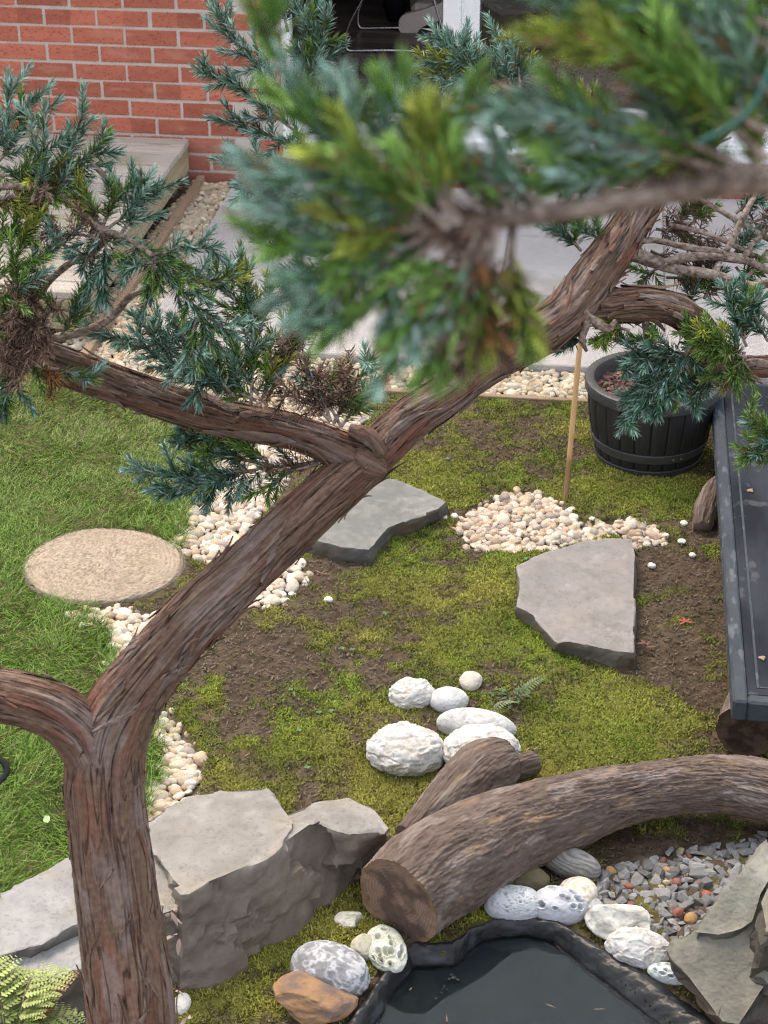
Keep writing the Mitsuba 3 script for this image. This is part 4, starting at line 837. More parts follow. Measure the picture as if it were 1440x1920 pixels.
# ------------------------------------------------------------------ planter and cane
pc = (2.637,-2.317,0)
pn = thing('planter', 'black plastic half barrel planter with grey hoops standing on the moss', 'planter')
PR = [(.153, 0), (.163, .03), (.174, .08), (.186, .14), (.192, .19), (.192, .226)]
def lathe(prof, n, a0=0, a1=2 * math.pi, closed=True, rough=0):
    th = np.linspace(a0, a1, n, endpoint=not closed)
    V = np.array([[r * math.cos(t), r * math.sin(t), zz] for r, zz in prof for t in th])
    m = len(prof)
    F = []
    for j in range(m - 1):
        for i in range(n if closed else n - 1):
            a, b = j * n + i, j * n + (i + 1) % n
            F += [[a, b, b + n], [a, b + n, a + n]]
    return V, np.array(F)
zq = np.linspace(0, .226, 14); rq = np.interp(zq, [p[1] for p in PR], [p[0] for p in PR])
NS = 24
for k in range(NS):
    a0 = k * 2 * math.pi / NS; a1 = a0 + 2 * math.pi / NS; g = .012 / .17 * .35
    out = []
    for zz, r in zip(zq, rq):
        for t, dr_ in ((a0 + .002, -.006), (a0 + g * .7, -.001), (a0 + g * 1.6, 0), ((a0 * 2 + a1) / 3, .0012), ((a0 + a1) / 2, .0014), ((a0 + 2 * a1) / 3, .0012), (a1 - g * 1.6, 0), (a1 - g * .7, -.001), (a1 - .002, -.006)):
            out.append([pc[0] + (r + dr_) * math.cos(t), pc[1] + (r + dr_) * math.sin(t), zz])
    V = np.array(out); n = 9; i = (np.arange(13)[:, None] * n + np.arange(n - 1)).ravel()
    F = np.concatenate([np.stack([i, i + 1, i + n + 1], 1), np.stack([i, i + n + 1, i + n], 1)])
    put(pn + '__stave', (V, F), 'mat_planter', True)
def hoop(z0, z1, ex=.004, rims=None):
    r0, r1 = np.interp([z0, z1], [p[1] for p in PR], [p[0] for p in PR])
    return [(r0 - .006, z0), (r0 + ex - .001, z0), (r0 + ex, z0 + .002), (r1 + ex, z1 - .002), (r1 + ex - .001, z1), (r1 - .006, z1)]
for z0, z1 in ((.002, .026), (.055, .084)):
    V, F = lathe(hoop(z0, z1, .0045), 96); put(pn + '__hoop', (V + [pc[0], pc[1], 0], F), 'mat_hoop', 30)
V, F = lathe([(.192, .222), (.2, .224), (.203, .228), (.204, .25), (.202, .257), (.197, .260), (.181, .260), (.177, .257), (.174, .24), (.167, .15), (.1, .149)], 96)
put(pn + '__rim', (V + [pc[0], pc[1], 0], F), 'mat_hoop', 40)
for da in (-.08, .06):
    t = math.radians(-82) + da + .35
    s = trimesh.creation.icosphere(2); V = np.array(s.vertices) * .005
    put(pn + '__stud', (V + [pc[0] + .1795 * math.cos(t), pc[1] + .1795 * math.sin(t), .069], s.faces), 'mat_hoop', True)
n = 60; gx2, gy2 = np.meshgrid(np.linspace(-1, 1, n), np.linspace(-1, 1, n)); R_ = np.hypot(gx2, gy2); ang = np.arctan2(gy2, gx2)
sq = np.maximum(abs(gx2), abs(gy2)); k = np.where(R_ > 0, sq / np.maximum(R_, 1e-9), 0)
sx_, sy_ = gx2 * k * .172, gy2 * k * .172
zz = .215 + .014 * (meshkit.fbm(np.stack([sx_, sy_, sx_ * 0], -1) * 40, 3, 2) - .5) * 2
idx = np.arange(n * n).reshape(n, n); F = np.concatenate([np.stack([idx[:-1, :-1], idx[:-1, 1:], idx[1:, 1:]], -1).reshape(-1, 3), np.stack([idx[:-1, :-1], idx[1:, 1:], idx[1:, :-1]], -1).reshape(-1, 3)])
V = np.stack([sx_ + pc[0], sy_ + pc[1], zz], -1).reshape(-1, 3)
f = meshkit.fbm(V * 70, 3, 3)
put(pn + '__soil', (V, F), 'mat_soil', True, color=lerp3((.06, .035, .028), (.15, .09, .075), f))
bk = []
for _ in range(420):
    a, r = rng.uniform(0, 6.28), .155 * math.sqrt(rng.random()); q = rng.normal(size=(8, 3)) * [.008, .004, .003]
    hm = trimesh.convex.convex_hull(q); M = rotm(rng.uniform(0, 6.28)) @ tiltm([1, 0, 0], rng.normal(0, .4))
    bk.append((np.array(hm.vertices) @ M.T + [pc[0] + r * math.cos(a), pc[1] + r * math.sin(a), .222 + rng.uniform(-.004, .006)], np.array(hm.faces), np.tile(np.array([.15, .085, .07]) * rng.uniform(.5, 1.4), (len(hm.vertices), 1))))
m, c = merge_c(bk); put(pn + '__bark_chips', m, 'mat_pebble', color=c, kind='stuff')
qx, qy = (2.722,-2.284,0.235)[:2]
cobble('quartz_stone', (qx, qy, .236, .022, .016, .02), 'small white stone on the soil in the planter', 'stone', (.6, .6, .6), (.72, .72, .72), 'facet', 20, 51)
# moss mound in the planter
x = qx + rng.normal(0, .018, 900) - .01; y = qy + rng.normal(0, .014, 900) + .05; n = 900
az, tl = rng.uniform(0, 6.28, n), rng.uniform(.1, 1.1, n); Dv = np.stack([np.cos(az) * np.sin(tl), np.sin(az) * np.sin(tl), np.cos(tl)], 1)
mc = np.array([.15, .17, .03]) * rng.uniform(.6, 1.3, (n, 1))
V, F, C = blades(np.stack([x, y, .228 + .02 * np.exp(-((x - qx + .01) ** 2 + (y - qy - .05) ** 2) / .0006)], 1), Dv, rng.uniform(.008, .016, n), np.full(n, .003), np.stack([-np.sin(az), np.cos(az), az * 0], 1), mc * .6, mc, Dv * 0)
put(pn + '__moss', (V, F), 'mat_grass', color=C, kind='stuff')
ca = (2.4,-2.635,0); cb = (2.418,-2.481,0.502)
d = np.array(cb) - np.array(ca); L = np.linalg.norm(d)
pth = []
for t in np.linspace(-.04, 1, 40):
    q = np.array(ca) + d * t; nd = min(abs(t - k) for k in (.08, .40, .72, .97)); pth.append((*q, .0078 + .0014 * math.exp(-(nd / .012) ** 2)))
put('bamboo_cane', tube(pth, 16, .004)[0], 'mat_cane', True, label='thin tan bamboo cane stuck upright in the moss beside the planter', cat='cane')

# ------------------------------------------------------------------ junipers
JT = thing('juniper_tree', 'old pruned juniper with a leaning reddish brown trunk and blue green needle tufts', 'tree')
TRUNK = [(1.8964,-5.6458,0.2413,0.0709),(1.8657,-5.5077,0.4105,0.0688),(1.8445,-5.3962,0.5306,0.0667),(1.8374,-5.3579,0.5998,0.0659),(1.8223,-5.3206,0.6691,0.0627),(1.8086,-5.2871,0.7314,0.0604),(1.7927,-5.2499,0.8007,0.0588),(1.7805,-5.2162,0.8630,0.0588),(1.7767,-5.1854,0.9184,0.0588),(1.7932,-5.1511,0.9751,0.0556),(1.8408,-5.1085,1.0394,0.0476),(1.8957,-5.0678,1.0988,0.0453),(1.9585,-5.0193,1.1496,0.0422),(2.0225,-4.9709,1.2000,0.0400),(2.0893,-4.9203,1.2537,0.0377),(2.1405,-4.8716,1.2870,0.0356),(2.1939,-4.8286,1.3304,0.0333),(2.2486,-4.7833,1.3570,0.0319),(2.2897,-4.7415,1.3805,0.0329),(2.3518,-4.6947,1.4081,0.0357),(2.4169,-4.6451,1.4399,0.0368),(2.4603,-4.5897,1.4869,0.0336),(2.4948,-4.5405,1.5251,0.0313),(2.5333,-4.4836,1.5759,0.0273),(2.5943,-4.4031,1.6225,0.0225),(2.6883,-4.2932,1.6724,0.0159)]
TRUNK[0] = (TRUNK[1][0], TRUNK[1][1] - .01, -.06, TRUNK[1][3] * 1.25)
(TV, TF), tuv = tube(TRUNK, 150, .0042, ridge_disp(.0046, 5.2, 3.4, 2, .07), caps=False)
put(JT + '__trunk', (TV, TF), 'mat_bark', True, uv=tuv, label='twisting trunk with peeling fibrous bark')
LIMB = [(2.1460,-4.8769,1.2764,0.0275),(2.1063,-4.8890,1.2947,0.0298),(2.0553,-4.8976,1.3220,0.0272),(1.9704,-4.9155,1.3506,0.0278),(1.8869,-4.9345,1.3770,0.0268),(1.8083,-4.9504,1.4078,0.0266),(1.7464,-4.9650,1.4369,0.0272),(1.6932,-4.9795,1.4643,0.0277),(1.6534,-4.9863,1.4820,0.0230),(1.5873,-4.9964,1.4996,0.0184)]
m, uv = tube(LIMB, 110, .0045, ridge_disp(.0045, 5, 4, 6, .07)); put(JT + '__limb', m, 'mat_bark', True, uv=uv, label='smooth red brown side limb reaching left')
LIMB2 = [(1.7831,-5.2239,0.8693,0.0348),(1.7628,-5.2014,0.9340,0.0426),(1.7282,-5.1896,0.9833,0.0408),(1.6884,-5.1913,1.0098,0.0391),(1.6294,-5.1923,1.0215,0.0391),(1.5426,-5.2143,1.0434,0.0357)]
m, uv = tube(LIMB2, 110, .0045, ridge_disp(.0045, 5, 4, 8, .06)); put(JT + '__limb', m, 'mat_bark', True, uv=uv, label='thick low limb leaving the frame at the left')
LIMB3 = [(2.4348,-4.6314,1.4396,0.0251),(2.4802,-4.6138,1.4399,0.0269),(2.5361,-4.5956,1.4388,0.0279),(2.5805,-4.5839,1.4289,0.0271),(2.6174,-4.5722,1.4002,0.0256),(2.6426,-4.5669,1.3630,0.0258),(2.6507,-4.5623,1.3284,0.0225),(2.7120,-4.5312,1.3081,0.0192),(2.7845,-4.4943,1.2953,0.0159)]
m, uv = tube(LIMB3, 90, .0045, ridge_disp(.005, 5, 5, 10, .1)); put(JT + '__limb', m, 'mat_bark', True, uv=uv, label='crooked side limb with a peeling bark flake above the planter')
for t_, sd_ in (([(2.0941,-4.8893,1.2868,0.0242),(2.1238,-4.8924,1.2848,0.0290),(2.1440,-4.8982,1.2801,0.0241),(2.1565,-4.8953,1.2721,0.0145)], 3), ([(2.1074,-4.8932,1.3382,0.0080),(2.1292,-4.8935,1.3326,0.0120),(2.1474,-4.8983,1.3201,0.0120),(2.1595,-4.9054,1.3047,0.0080)], 5)):
    m, uv = tube(t_, 60, .003, lambda TH, S, R: R * .55 * (meshkit.fbm(np.stack([np.cos(TH) * 2.2, np.sin(TH) * 2.2, S * 60 + sd_], -1), 3, sd_) - .5)); put(JT + '__knot', m, 'mat_bark', True, uv=uv)
# collar of torn bark at the fork and peeling strips over the trunk
def surf(path):
    P = np.asarray(path); s = np.concatenate([[0], np.cumsum(np.linalg.norm(np.diff(P[:, :3], axis=0), axis=1))]); cs = CubicSpline(s, P, bc_type='natural'); return s[-1], cs
def strip(path, t0, length, ang, width, lift, seed):
    L, cs = surf(path); n = 14
    t = np.linspace(t0, t0 + length, n); Q = cs(t); tg = unit(cs(t, 1)[:, :3])
    ref = unit(np.cross(tg, np.array([.13, .9, .31]))); w = np.cross(tg, ref)
    a = ang + .25 * np.sin(np.linspace(0, 3, n) + seed)
    u = np.linspace(0, 1, n); lf = lift * (np.clip(.25 - u, 0, 1) ** 2 * 8 + np.clip(u - .7, 0, 1) ** 2 * 11) + .0015
    wd = width * np.sin(np.pi * np.clip(.12 + .8 * u, 0, 1)) * (.8 + .4 * meshkit.noise(np.stack([u * 9, u * 0 + seed, u * 0], 1)))
    V, UV = [], []
    for k in range(n):
        for s_, lo in ((-1, 0), (-.3, .0018), (.4, .0018), (1, 0)):
            r = Q[k, 3] * .985 + lf[k] + lo
            aa = a[k] + s_ * wd[k] / Q[k, 3]
            V.append(Q[k, :3] + r * (np.cos(aa) * ref[k] + np.sin(aa) * w[k])); UV.append((aa / 6.283, t[k] + seed))
    V = np.array(V); i = (np.arange(n - 1)[:, None] * 4 + np.arange(3)).ravel()
    F = np.concatenate([np.stack([i, i + 1, i + 5], 1), np.stack([i, i + 5, i + 4], 1)])
    return V, F, np.array(UV)
rng = np.random.default_rng(77)
def strips(path, n, wmax, lift, tmin=.0, tmax=1.0):
    L = surf(path)[0]; out = []
    for k in range(n):
        ln = rng.uniform(.04, .16); t0 = rng.uniform(tmin, tmax) * L; ln = min(ln, L - t0 - .001)
        if ln > .02: out.append(strip(path, t0, ln, rng.uniform(0, 6.28), rng.uniform(.002, wmax), lift * rng.uniform(.3, 1), k))
    return out
for pth, n, wm, lf, a, b, lab in ((TRUNK, 170, .008, .010, .2, .93, None), (LIMB, 34, .009, .010, 0, .8, None), (LIMB3, 26, .012, .02, 0, .7, None), (LIMB2, 16, .008, .008, .1, .9, None)):
    ss = strips(pth, n, wm, lf, a, b)
    put(JT + '__bark_strips', merge([(s[0], s[1]) for s in ss]), 'mat_bark', True, uv=np.vstack([s[2] for s in ss]), kind='stuff')

# needles: n bases, directions, lengths -> folded blades
def needles(P, D, L, W, Nn, C):
    n = len(P); S = unit(np.cross(D, Nn)); U = np.cross(S, D)
    b = P; m = P + D * (L * .45)[:, None]; t = P + D * L[:, None] + U * (L * .06)[:, None]
    s = S * (W / 2)[:, None]; up = U * (W * .28)[:, None]
    V = np.stack([b - s * .6, b + s * .6, m - s + up, m + s + up, m - up * .4, t], 1).reshape(-1, 3)
    k = np.arange(n)[:, None] * 6
    F = np.concatenate([k + [0, 4, 2], k + [0, 1, 4], k + [1, 3, 4], k + [2, 4, 5], k + [4, 3, 5]])
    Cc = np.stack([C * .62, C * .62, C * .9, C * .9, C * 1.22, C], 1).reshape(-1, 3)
    return V, F, np.clip(Cc, 0, .8)
PALS = dict(b=((.035, .085, .028), (.22, .36, .30)), t=((.02, .055, .022), (.11, .22, .165)), g=((.05, .11, .02), (.16, .26, .06)), y=((.12, .16, .022), (.32, .34, .06)),
            d=((.10, .062, .042), (.235, .155, .115)), r=((.2, .09, .035), (.33, .16, .06)), p=((.08, .15, .095), (.27, .40, .35)))
def shoot(rg, a, b, pal, nl, dens=1.0, bendv=None, wfac=.15, lean0=54, lean1=16):
    """one leafy shoot from a to b"""
    a, b = np.asarray(a, float), np.asarray(b, float); ax = b - a; L = np.linalg.norm(ax); ax = ax / L
    n = max(8, int(L / nl * 26 * dens))
    s = (np.arange(n) + rg.random(n)) / n
    u = unit(np.cross(ax, [.21, .4, .9])); v = np.cross(ax, u)
    az = np.arange(n) * 2.39996 + rg.normal(0, .35, n)
    rad = np.cos(az)[:, None] * u + np.sin(az)[:, None] * v
    dead = pal in ('d', 'r')
    lean = np.radians((lean0 - (lean0 - lean1) * s ** 1.2) + rg.normal(0, 9, n)) if not dead else np.radians(rg.uniform(20, 85, n))
    D = np.cos(lean)[:, None] * ax + np.sin(lean)[:, None] * rad
    if dead: D = unit(D + np.array([0, 0, -.25]) * rg.random((n, 1)))
    P = a + ax * (s * L)[:, None] + (bendv if bendv is not None else 0) * (s ** 2)[:, None]
    Ln = nl * rg.uniform(.72, 1.15, n) * (1 - .3 * s ** 4)
    c0, c1 = PALS[pal]
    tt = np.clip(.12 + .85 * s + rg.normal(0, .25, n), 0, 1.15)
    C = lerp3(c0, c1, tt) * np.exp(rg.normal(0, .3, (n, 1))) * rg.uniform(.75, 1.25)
    if pal in 'bt': 
        hi = rg.random(n) < .12; C[hi] = np.array([.36, .48, .44]) * rg.uniform(.7, 1.1, (hi.sum(), 1))
    if not dead:
        br = rg.random(n) < .03; C[br] = np.array([.26, .16, .07]) * rg.uniform(.6, 1.1, (br.sum(), 1))
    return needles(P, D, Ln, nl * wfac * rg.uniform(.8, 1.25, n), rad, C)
def spray(rg, path, pals, nside, slen, nl=.021, tip=True, droop=0.0, flat=.75, dens=1.0, twig_r=.0022, wfac=.15, along=1.0, lean=(54, 16)):
    """a branchlet along path (world points) with side shoots; returns needle meshes and the twig tube"""
    P = np.asarray(path, float); s = np.concatenate([[0], np.cumsum(np.linalg.norm(np.diff(P, axis=0), axis=1))]); L = s[-1]
    at = lambda t: np.array([np.interp(t * L, s, P[:, k]) for k in range(3)])
    out = []
    pick = lambda: pals[rg.integers(len(pals))]
    if tip:
        st = max(.25, 1 - 3.2 * slen / L); k = 4
        tt = np.linspace(st, 1, k)
        for a, b in zip(tt[:-1], tt[1:]): out.append(shoot(rg, at(a), at(b) + (at(b) - at(a)) * .15, pals[0] if b > .9 else pick(), nl, dens, None, wfac, *lean))
    view = np.array([-.11, .865, -.49])   # the pads are flattish: side shoots spread mostly across this axis
    for k in range(nside):
        t = .08 + .9 * (k + rg.random()) / nside
        a = at(t); tg = unit(at(min(1, t + .08)) - at(max(0, t - .08)))
        sd = unit(np.cross(tg, view)) * (1 if k % 2 else -1)
        dirn = unit(tg * rg.uniform(.5, 1.0) * along + sd * rg.uniform(.35, 1.0) * flat + rg.normal(0, .38, 3) / along + np.array([0, 0, .22 - droop]))
        ln = slen * rg.uniform(.6, 1.25) * (1.1 - .45 * t)
        b = a + dirn * ln
        out.append(shoot(rg, a, b, pick(), nl, dens, np.array([0, 0, .1 * ln - droop * ln * .3]), wfac, *lean))
    tw = tube([(*q, twig_r * (1.25 - .7 * i / max(1, len(P) - 1))) for i, q in enumerate(P)] if len(P) > 2 else [(*P[0], twig_r), (*(P.mean(0)), twig_r * .8), (*P[-1], twig_r * .5)], 6, .012)[0]
    return out, tw
SPR = [  # path, palettes, side shoots, side length px (at 2.65 m), droop
    # left cluster
    ([(1.613,-4.962,1.758),(1.64,-4.937,1.797),(1.642,-4.908,1.848)], 'bbp', 9, 55, 0), ([(1.622,-4.968,1.745),(1.655,-4.942,1.784),(1.673,-4.915,1.829)], 'bbg', 9, 50, 0), ([(1.689,-5.001,1.714),(1.701,-4.967,1.771),(1.698,-4.937,1.825)], 'bpt', 9, 55, 0), ([(1.705,-4.98,1.707),(1.728,-4.944,1.764),(1.745,-4.912,1.817)], 'bpb', 10, 55, 0),
    ([(1.711,-4.975,1.713),(1.742,-4.949,1.752),(1.782,-4.926,1.784)], 'btg', 10, 52, 0), ([(1.622,-4.972,1.739),(1.666,-4.966,1.739),(1.717,-4.963,1.732)], 'ygt', 12, 55, 0), ([(1.661,-4.962,1.707),(1.696,-4.943,1.732),(1.725,-4.936,1.739)], 'gtt', 12, 50, .2), ([(1.617,-4.994,1.701),(1.653,-4.983,1.713),(1.684,-4.989,1.694)], 'ygd', 10, 60, 0),
    ([(1.614,-5.005,1.642),(1.656,-4.981,1.674),(1.676,-4.962,1.703)], 'ggy', 10, 60, 0), ([(1.624,-5.05,1.601),(1.659,-5.029,1.63),(1.681,-5.001,1.675)], 'gyg', 12, 60, 0), ([(1.661,-5.05,1.591),(1.684,-5.026,1.63),(1.713,-5.011,1.649)], 'gbt', 10, 50, 0), ([(1.621,-5.059,1.545),(1.645,-5.043,1.568),(1.669,-5.025,1.593)], 'gdg', 12, 60, 0),
    ([(1.781,-4.988,1.675),(1.763,-4.976,1.7),(1.742,-4.962,1.729)], 'yyg', 7, 40, 0), ([(1.781,-4.986,1.678),(1.796,-4.968,1.707),(1.816,-4.953,1.729)], 'ggt', 9, 45, 0), ([(1.787,-4.987,1.675),(1.815,-4.973,1.694),(1.853,-4.949,1.727)], 'tbt', 12, 55, 0), ([(1.806,-4.988,1.668),(1.822,-4.972,1.694),(1.829,-4.953,1.726)], 'tbt', 7, 48, 0),
    ([(1.781,-4.988,1.675),(1.789,-5.005,1.642),(1.786,-5.024,1.61)], 'ttt', 14, 55, .5), ([(1.78,-4.988,1.675),(1.767,-5.004,1.649),(1.757,-5.018,1.627)], 'ttd', 8, 45, .4), ([(1.681,-4.972,1.726),(1.726,-4.973,1.713),(1.756,-4.98,1.694),(1.787,-4.991,1.668)], 'dddy', 16, 38, 0), ([(1.781,-4.995,1.662),(1.751,-4.995,1.668),(1.693,-5.005,1.665)], 'ddd', 14, 40, 0),
    ([(1.738,-5.008,1.649),(1.718,-5,1.668),(1.708,-4.992,1.684)], 'pbd', 5, 35, 0), ([(1.711,-5.003,1.622),(1.684,-5.022,1.597),(1.664,-5.046,1.558)], 'ddd', 18, 50, 0), ([(1.681,-5.02,1.58),(1.677,-5.042,1.541),(1.672,-5.069,1.496)], 'ddd', 22, 60, 0), ([(1.705,-5.031,1.554),(1.685,-5.052,1.521),(1.657,-5.067,1.502)], 'ddd', 22, 55, 0),
    ([(1.726,-5.014,1.58),(1.69,-5.033,1.554),(1.648,-5.057,1.522)], 'ddg', 18, 55, 0), ([(1.716,-5.026,1.52),(1.729,-5.01,1.546),(1.742,-4.993,1.572)], 'ggt', 10, 45, 0), ([(1.681,-5.046,1.494),(1.704,-5.05,1.48),(1.719,-5.054,1.471)], 'dgr', 8, 40, .2), ([(1.703,-5.046,1.487),(1.741,-5.045,1.48),(1.77,-5.046,1.473)], 'gbb', 7, 35, 0),
    ([(1.642,-5.043,1.507),(1.652,-5.06,1.474),(1.644,-5.084,1.435)], 'tgt', 12, 50, .4), ([(1.807,-4.988,1.668),(1.832,-4.993,1.654),(1.855,-4.997,1.642),(1.882,-5.009,1.613),(1.919,-5.026,1.575),(1.939,-5.047,1.533)], 'gtg', 24, 46, .45), ([(1.855,-4.997,1.642),(1.853,-5.008,1.623),(1.851,-5.024,1.594)], 'tgt', 8, 42, .5), ([(1.851,-4.996,1.644),(1.891,-4.988,1.649),(1.938,-4.979,1.654)], 'tbb', 9, 40, .1),
    ([(1.863,-4.999,1.636),(1.837,-5.004,1.633),(1.819,-5.008,1.63)], 'gtb', 7, 40, .2), ([(1.919,-5.026,1.575),(1.94,-5.029,1.565),(1.962,-5.035,1.549)], 'tbb', 7, 40, .3), ([(1.92,-5.028,1.572),(1.913,-5.047,1.54),(1.924,-5.064,1.508)], 'gtb', 9, 45, .5), ([(1.882,-5.008,1.617),(1.926,-5.006,1.61),(1.966,-4.997,1.616)], 'byb', 10, 45, 0),
    # on the left limb
    ([(1.941,-4.987,1.435),(1.87,-4.979,1.466),(1.807,-4.968,1.499),(1.756,-4.972,1.505)], 'bbt', 26, 55, 0), ([(1.933,-4.99,1.432),(1.885,-4.973,1.472),(1.829,-4.96,1.509),(1.814,-4.951,1.527)], 'bbt', 18, 50, 0), ([(1.948,-4.988,1.432),(1.908,-4.974,1.466),(1.876,-4.959,1.499),(1.862,-4.946,1.526)], 'btb', 20, 55, 0), ([(1.96,-5.006,1.437),(1.928,-4.997,1.461),(1.891,-5.004,1.457)], 'tgt', 16, 55, .2),
    ([(1.98,-4.991,1.419),(1.98,-4.965,1.465),(1.979,-4.939,1.512),(1.947,-4.918,1.555),(1.927,-4.911,1.572)], 'bgb', 24, 55, 0), ([(1.98,-4.946,1.499),(1.971,-4.921,1.545),(1.957,-4.904,1.579),(1.935,-4.895,1.599)], 'bbg', 18, 50, 0), ([(1.948,-4.92,1.552),(1.9,-4.911,1.579),(1.852,-4.908,1.596)], 'bbg', 14, 48, 0), ([(1.982,-4.946,1.499),(1.994,-4.918,1.545),(1.995,-4.901,1.575)], 'ygy', 10, 45, 0),
    ([(1.99,-4.982,1.432),(1.961,-4.967,1.465),(1.946,-4.952,1.495)], 'gbg', 12, 48, 0), ([(1.987,-4.987,1.425),(1.956,-4.983,1.439),(1.937,-4.974,1.459)], 'ggt', 14, 50, 0), ([(1.994,-4.986,1.425),(2.007,-4.961,1.465),(1.998,-4.944,1.499)], 'ygy', 12, 48, 0), ([(1.998,-4.967,1.417),(2.025,-4.933,1.47),(2.041,-4.901,1.524)], 'gyd', 16, 48, 0),
    ([(1.997,-4.956,1.437),(2.017,-4.927,1.484),(2.025,-4.903,1.524)], 'ygg', 12, 45, 0), ([(2.095,-4.988,1.398),(2.069,-4.965,1.445),(2.043,-4.945,1.485),(2.064,-4.924,1.519)], 'ddd', 20, 42, 0), ([(2.095,-4.988,1.398),(2.047,-4.977,1.429),(2.002,-4.983,1.429)], 'ddd', 18, 42, 0), ([(2.11,-4.99,1.392),(2.085,-4.974,1.425),(2.053,-4.963,1.452)], 'ddd', 16, 42, 0),
    ([(2.099,-4.989,1.395),(2.122,-4.962,1.438),(2.149,-4.936,1.477)], 'gbb', 12, 42, 0), ([(2.11,-4.99,1.392),(2.131,-4.972,1.418),(2.145,-4.959,1.438)], 'gdg', 9, 40, 0), ([(2.086,-4.981,1.412),(2.07,-4.97,1.435),(2.067,-4.961,1.453)], 'bbd', 5, 32, 0), ([(2.102,-4.987,1.398),(2.112,-4.967,1.432),(2.113,-4.948,1.465)], 'dgd', 12, 40, 0),
    ([(2.076,-4.968,1.396),(2.09,-4.951,1.423),(2.092,-4.936,1.45)], 'gyd', 8, 38, 0),
    # below the left limb
    ([(2.058,-4.915,1.291),(1.971,-4.931,1.282),(1.868,-4.95,1.272),(1.784,-4.956,1.281)], 'btb', 26, 55, .1), ([(1.986,-4.925,1.289),(1.906,-4.927,1.303),(1.849,-4.927,1.318)], 'tgt', 20, 58, 0), ([(1.97,-4.923,1.296),(1.921,-4.918,1.317),(1.865,-4.919,1.328)], 'tgg', 18, 50, 0), ([(1.971,-4.933,1.279),(1.924,-4.941,1.276),(1.87,-4.96,1.255),(1.83,-4.963,1.258)], 'tbt', 20, 50, .2),
    ([(1.955,-4.933,1.282),(1.909,-4.949,1.265),(1.902,-4.96,1.248)], 'tgt', 14, 48, .4), ([(1.989,-4.939,1.306),(1.965,-4.938,1.313),(1.94,-4.931,1.33)], 'ggy', 12, 45, 0), ([(2.034,-4.921,1.286),(2.004,-4.935,1.268),(1.973,-4.948,1.251)], 'gtg', 9, 40, .3), ([(2.068,-4.931,1.3),(2.037,-4.94,1.292),(1.998,-4.944,1.293)], 'ddd', 12, 30, 0),
    # behind the blurred branch, upper middle
    ([(1.97,-4.484,1.704),(1.917,-4.466,1.748),(1.863,-4.448,1.793),(1.827,-4.421,1.849)], 'bpb', 24, 60, 0), ([(1.973,-4.505,1.666),(1.902,-4.489,1.711),(1.849,-4.479,1.741),(1.808,-4.476,1.756)], 'btb', 22, 55, 0), ([(1.968,-4.468,1.733),(1.982,-4.437,1.785),(1.961,-4.406,1.845)], 'btg', 18, 60, 0), ([(1.969,-4.476,1.718),(2,-4.443,1.77),(2.006,-4.412,1.822)], 'gtb', 18, 55, 0),
    ([(2.009,-4.521,1.629),(1.94,-4.514,1.659),(1.858,-4.511,1.683)], 'tbt', 18, 55, 0), ([(2.01,-4.53,1.614),(1.926,-4.541,1.614),(1.857,-4.541,1.629)], 'tbt', 18, 58, 0), ([(2.012,-4.546,1.584),(1.945,-4.559,1.577),(1.883,-4.559,1.591)], 'tbt', 18, 58, 0), ([(2.05,-4.571,1.532),(1.983,-4.588,1.518),(1.943,-4.599,1.507)], 'ttb', 16, 55, .1),
    ([(2.052,-4.588,1.503),(2.012,-4.61,1.473),(1.97,-4.617,1.469)], 'ttb', 14, 50, 0), ([(1.946,-4.428,1.808),(1.935,-4.405,1.852),(1.94,-4.379,1.897)], 'btg', 14, 60, 0), ([(2.048,-4.559,1.555),(1.982,-4.575,1.54),(1.914,-4.58,1.548)], 'btt', 16, 55, 0),
    ([(2.299,-4.43,1.725),(2.254,-4.418,1.755),(2.21,-4.409,1.781),(2.189,-4.401,1.801)], 'bpb', 20, 52, 0), ([(2.294,-4.428,1.729),(2.254,-4.416,1.759),(2.228,-4.399,1.796)], 'bpg', 16, 48, 0), ([(2.255,-4.42,1.751),(2.211,-4.418,1.766),(2.171,-4.424,1.764)], 'bpy', 16, 50, 0), ([(2.259,-4.42,1.751),(2.212,-4.424,1.755),(2.171,-4.44,1.737)], 'byb', 16, 48, .1),
    ([(2.263,-4.421,1.747),(2.23,-4.43,1.74),(2.205,-4.437,1.733)], 'ptb', 12, 45, .2), ([(2.307,-4.426,1.729),(2.287,-4.406,1.77),(2.281,-4.389,1.801)], 'ppb', 14, 50, 0), ([(2.32,-4.425,1.729),(2.317,-4.402,1.77),(2.324,-4.386,1.796)], 'bpy', 14, 50, 0), ([(2.299,-4.427,1.729),(2.255,-4.427,1.74),(2.245,-4.411,1.77)], 'ygy', 9, 40, 0),
    ([(2.413,-4.449,1.665),(2.362,-4.451,1.673),(2.304,-4.469,1.654)], 'tbt', 14, 52, .1), ([(2.386,-4.441,1.684),(2.335,-4.444,1.692),(2.275,-4.447,1.699)], 'rdy', 12, 45, .2), ([(2.422,-4.45,1.662),(2.394,-4.438,1.688),(2.38,-4.427,1.71)], 'ydg', 10, 45, 0), ([(2.348,-4.478,1.628),(2.366,-4.484,1.613),(2.4,-4.484,1.606)], 'btb', 12, 45, 0),
    ([(2.434,-4.48,1.606),(2.39,-4.473,1.628),(2.356,-4.475,1.632)], 'btb', 16, 50, 0), ([(2.519,-4.473,1.598),(2.468,-4.475,1.606),(2.418,-4.486,1.598)], 'ttb', 18, 55, 0), ([(2.502,-4.471,1.606),(2.475,-4.466,1.621),(2.45,-4.473,1.613)], 'tbt', 12, 48, 0), ([(2.466,-4.568,1.524),(2.44,-4.559,1.546),(2.413,-4.554,1.56)], 'btg', 12, 45, 0),
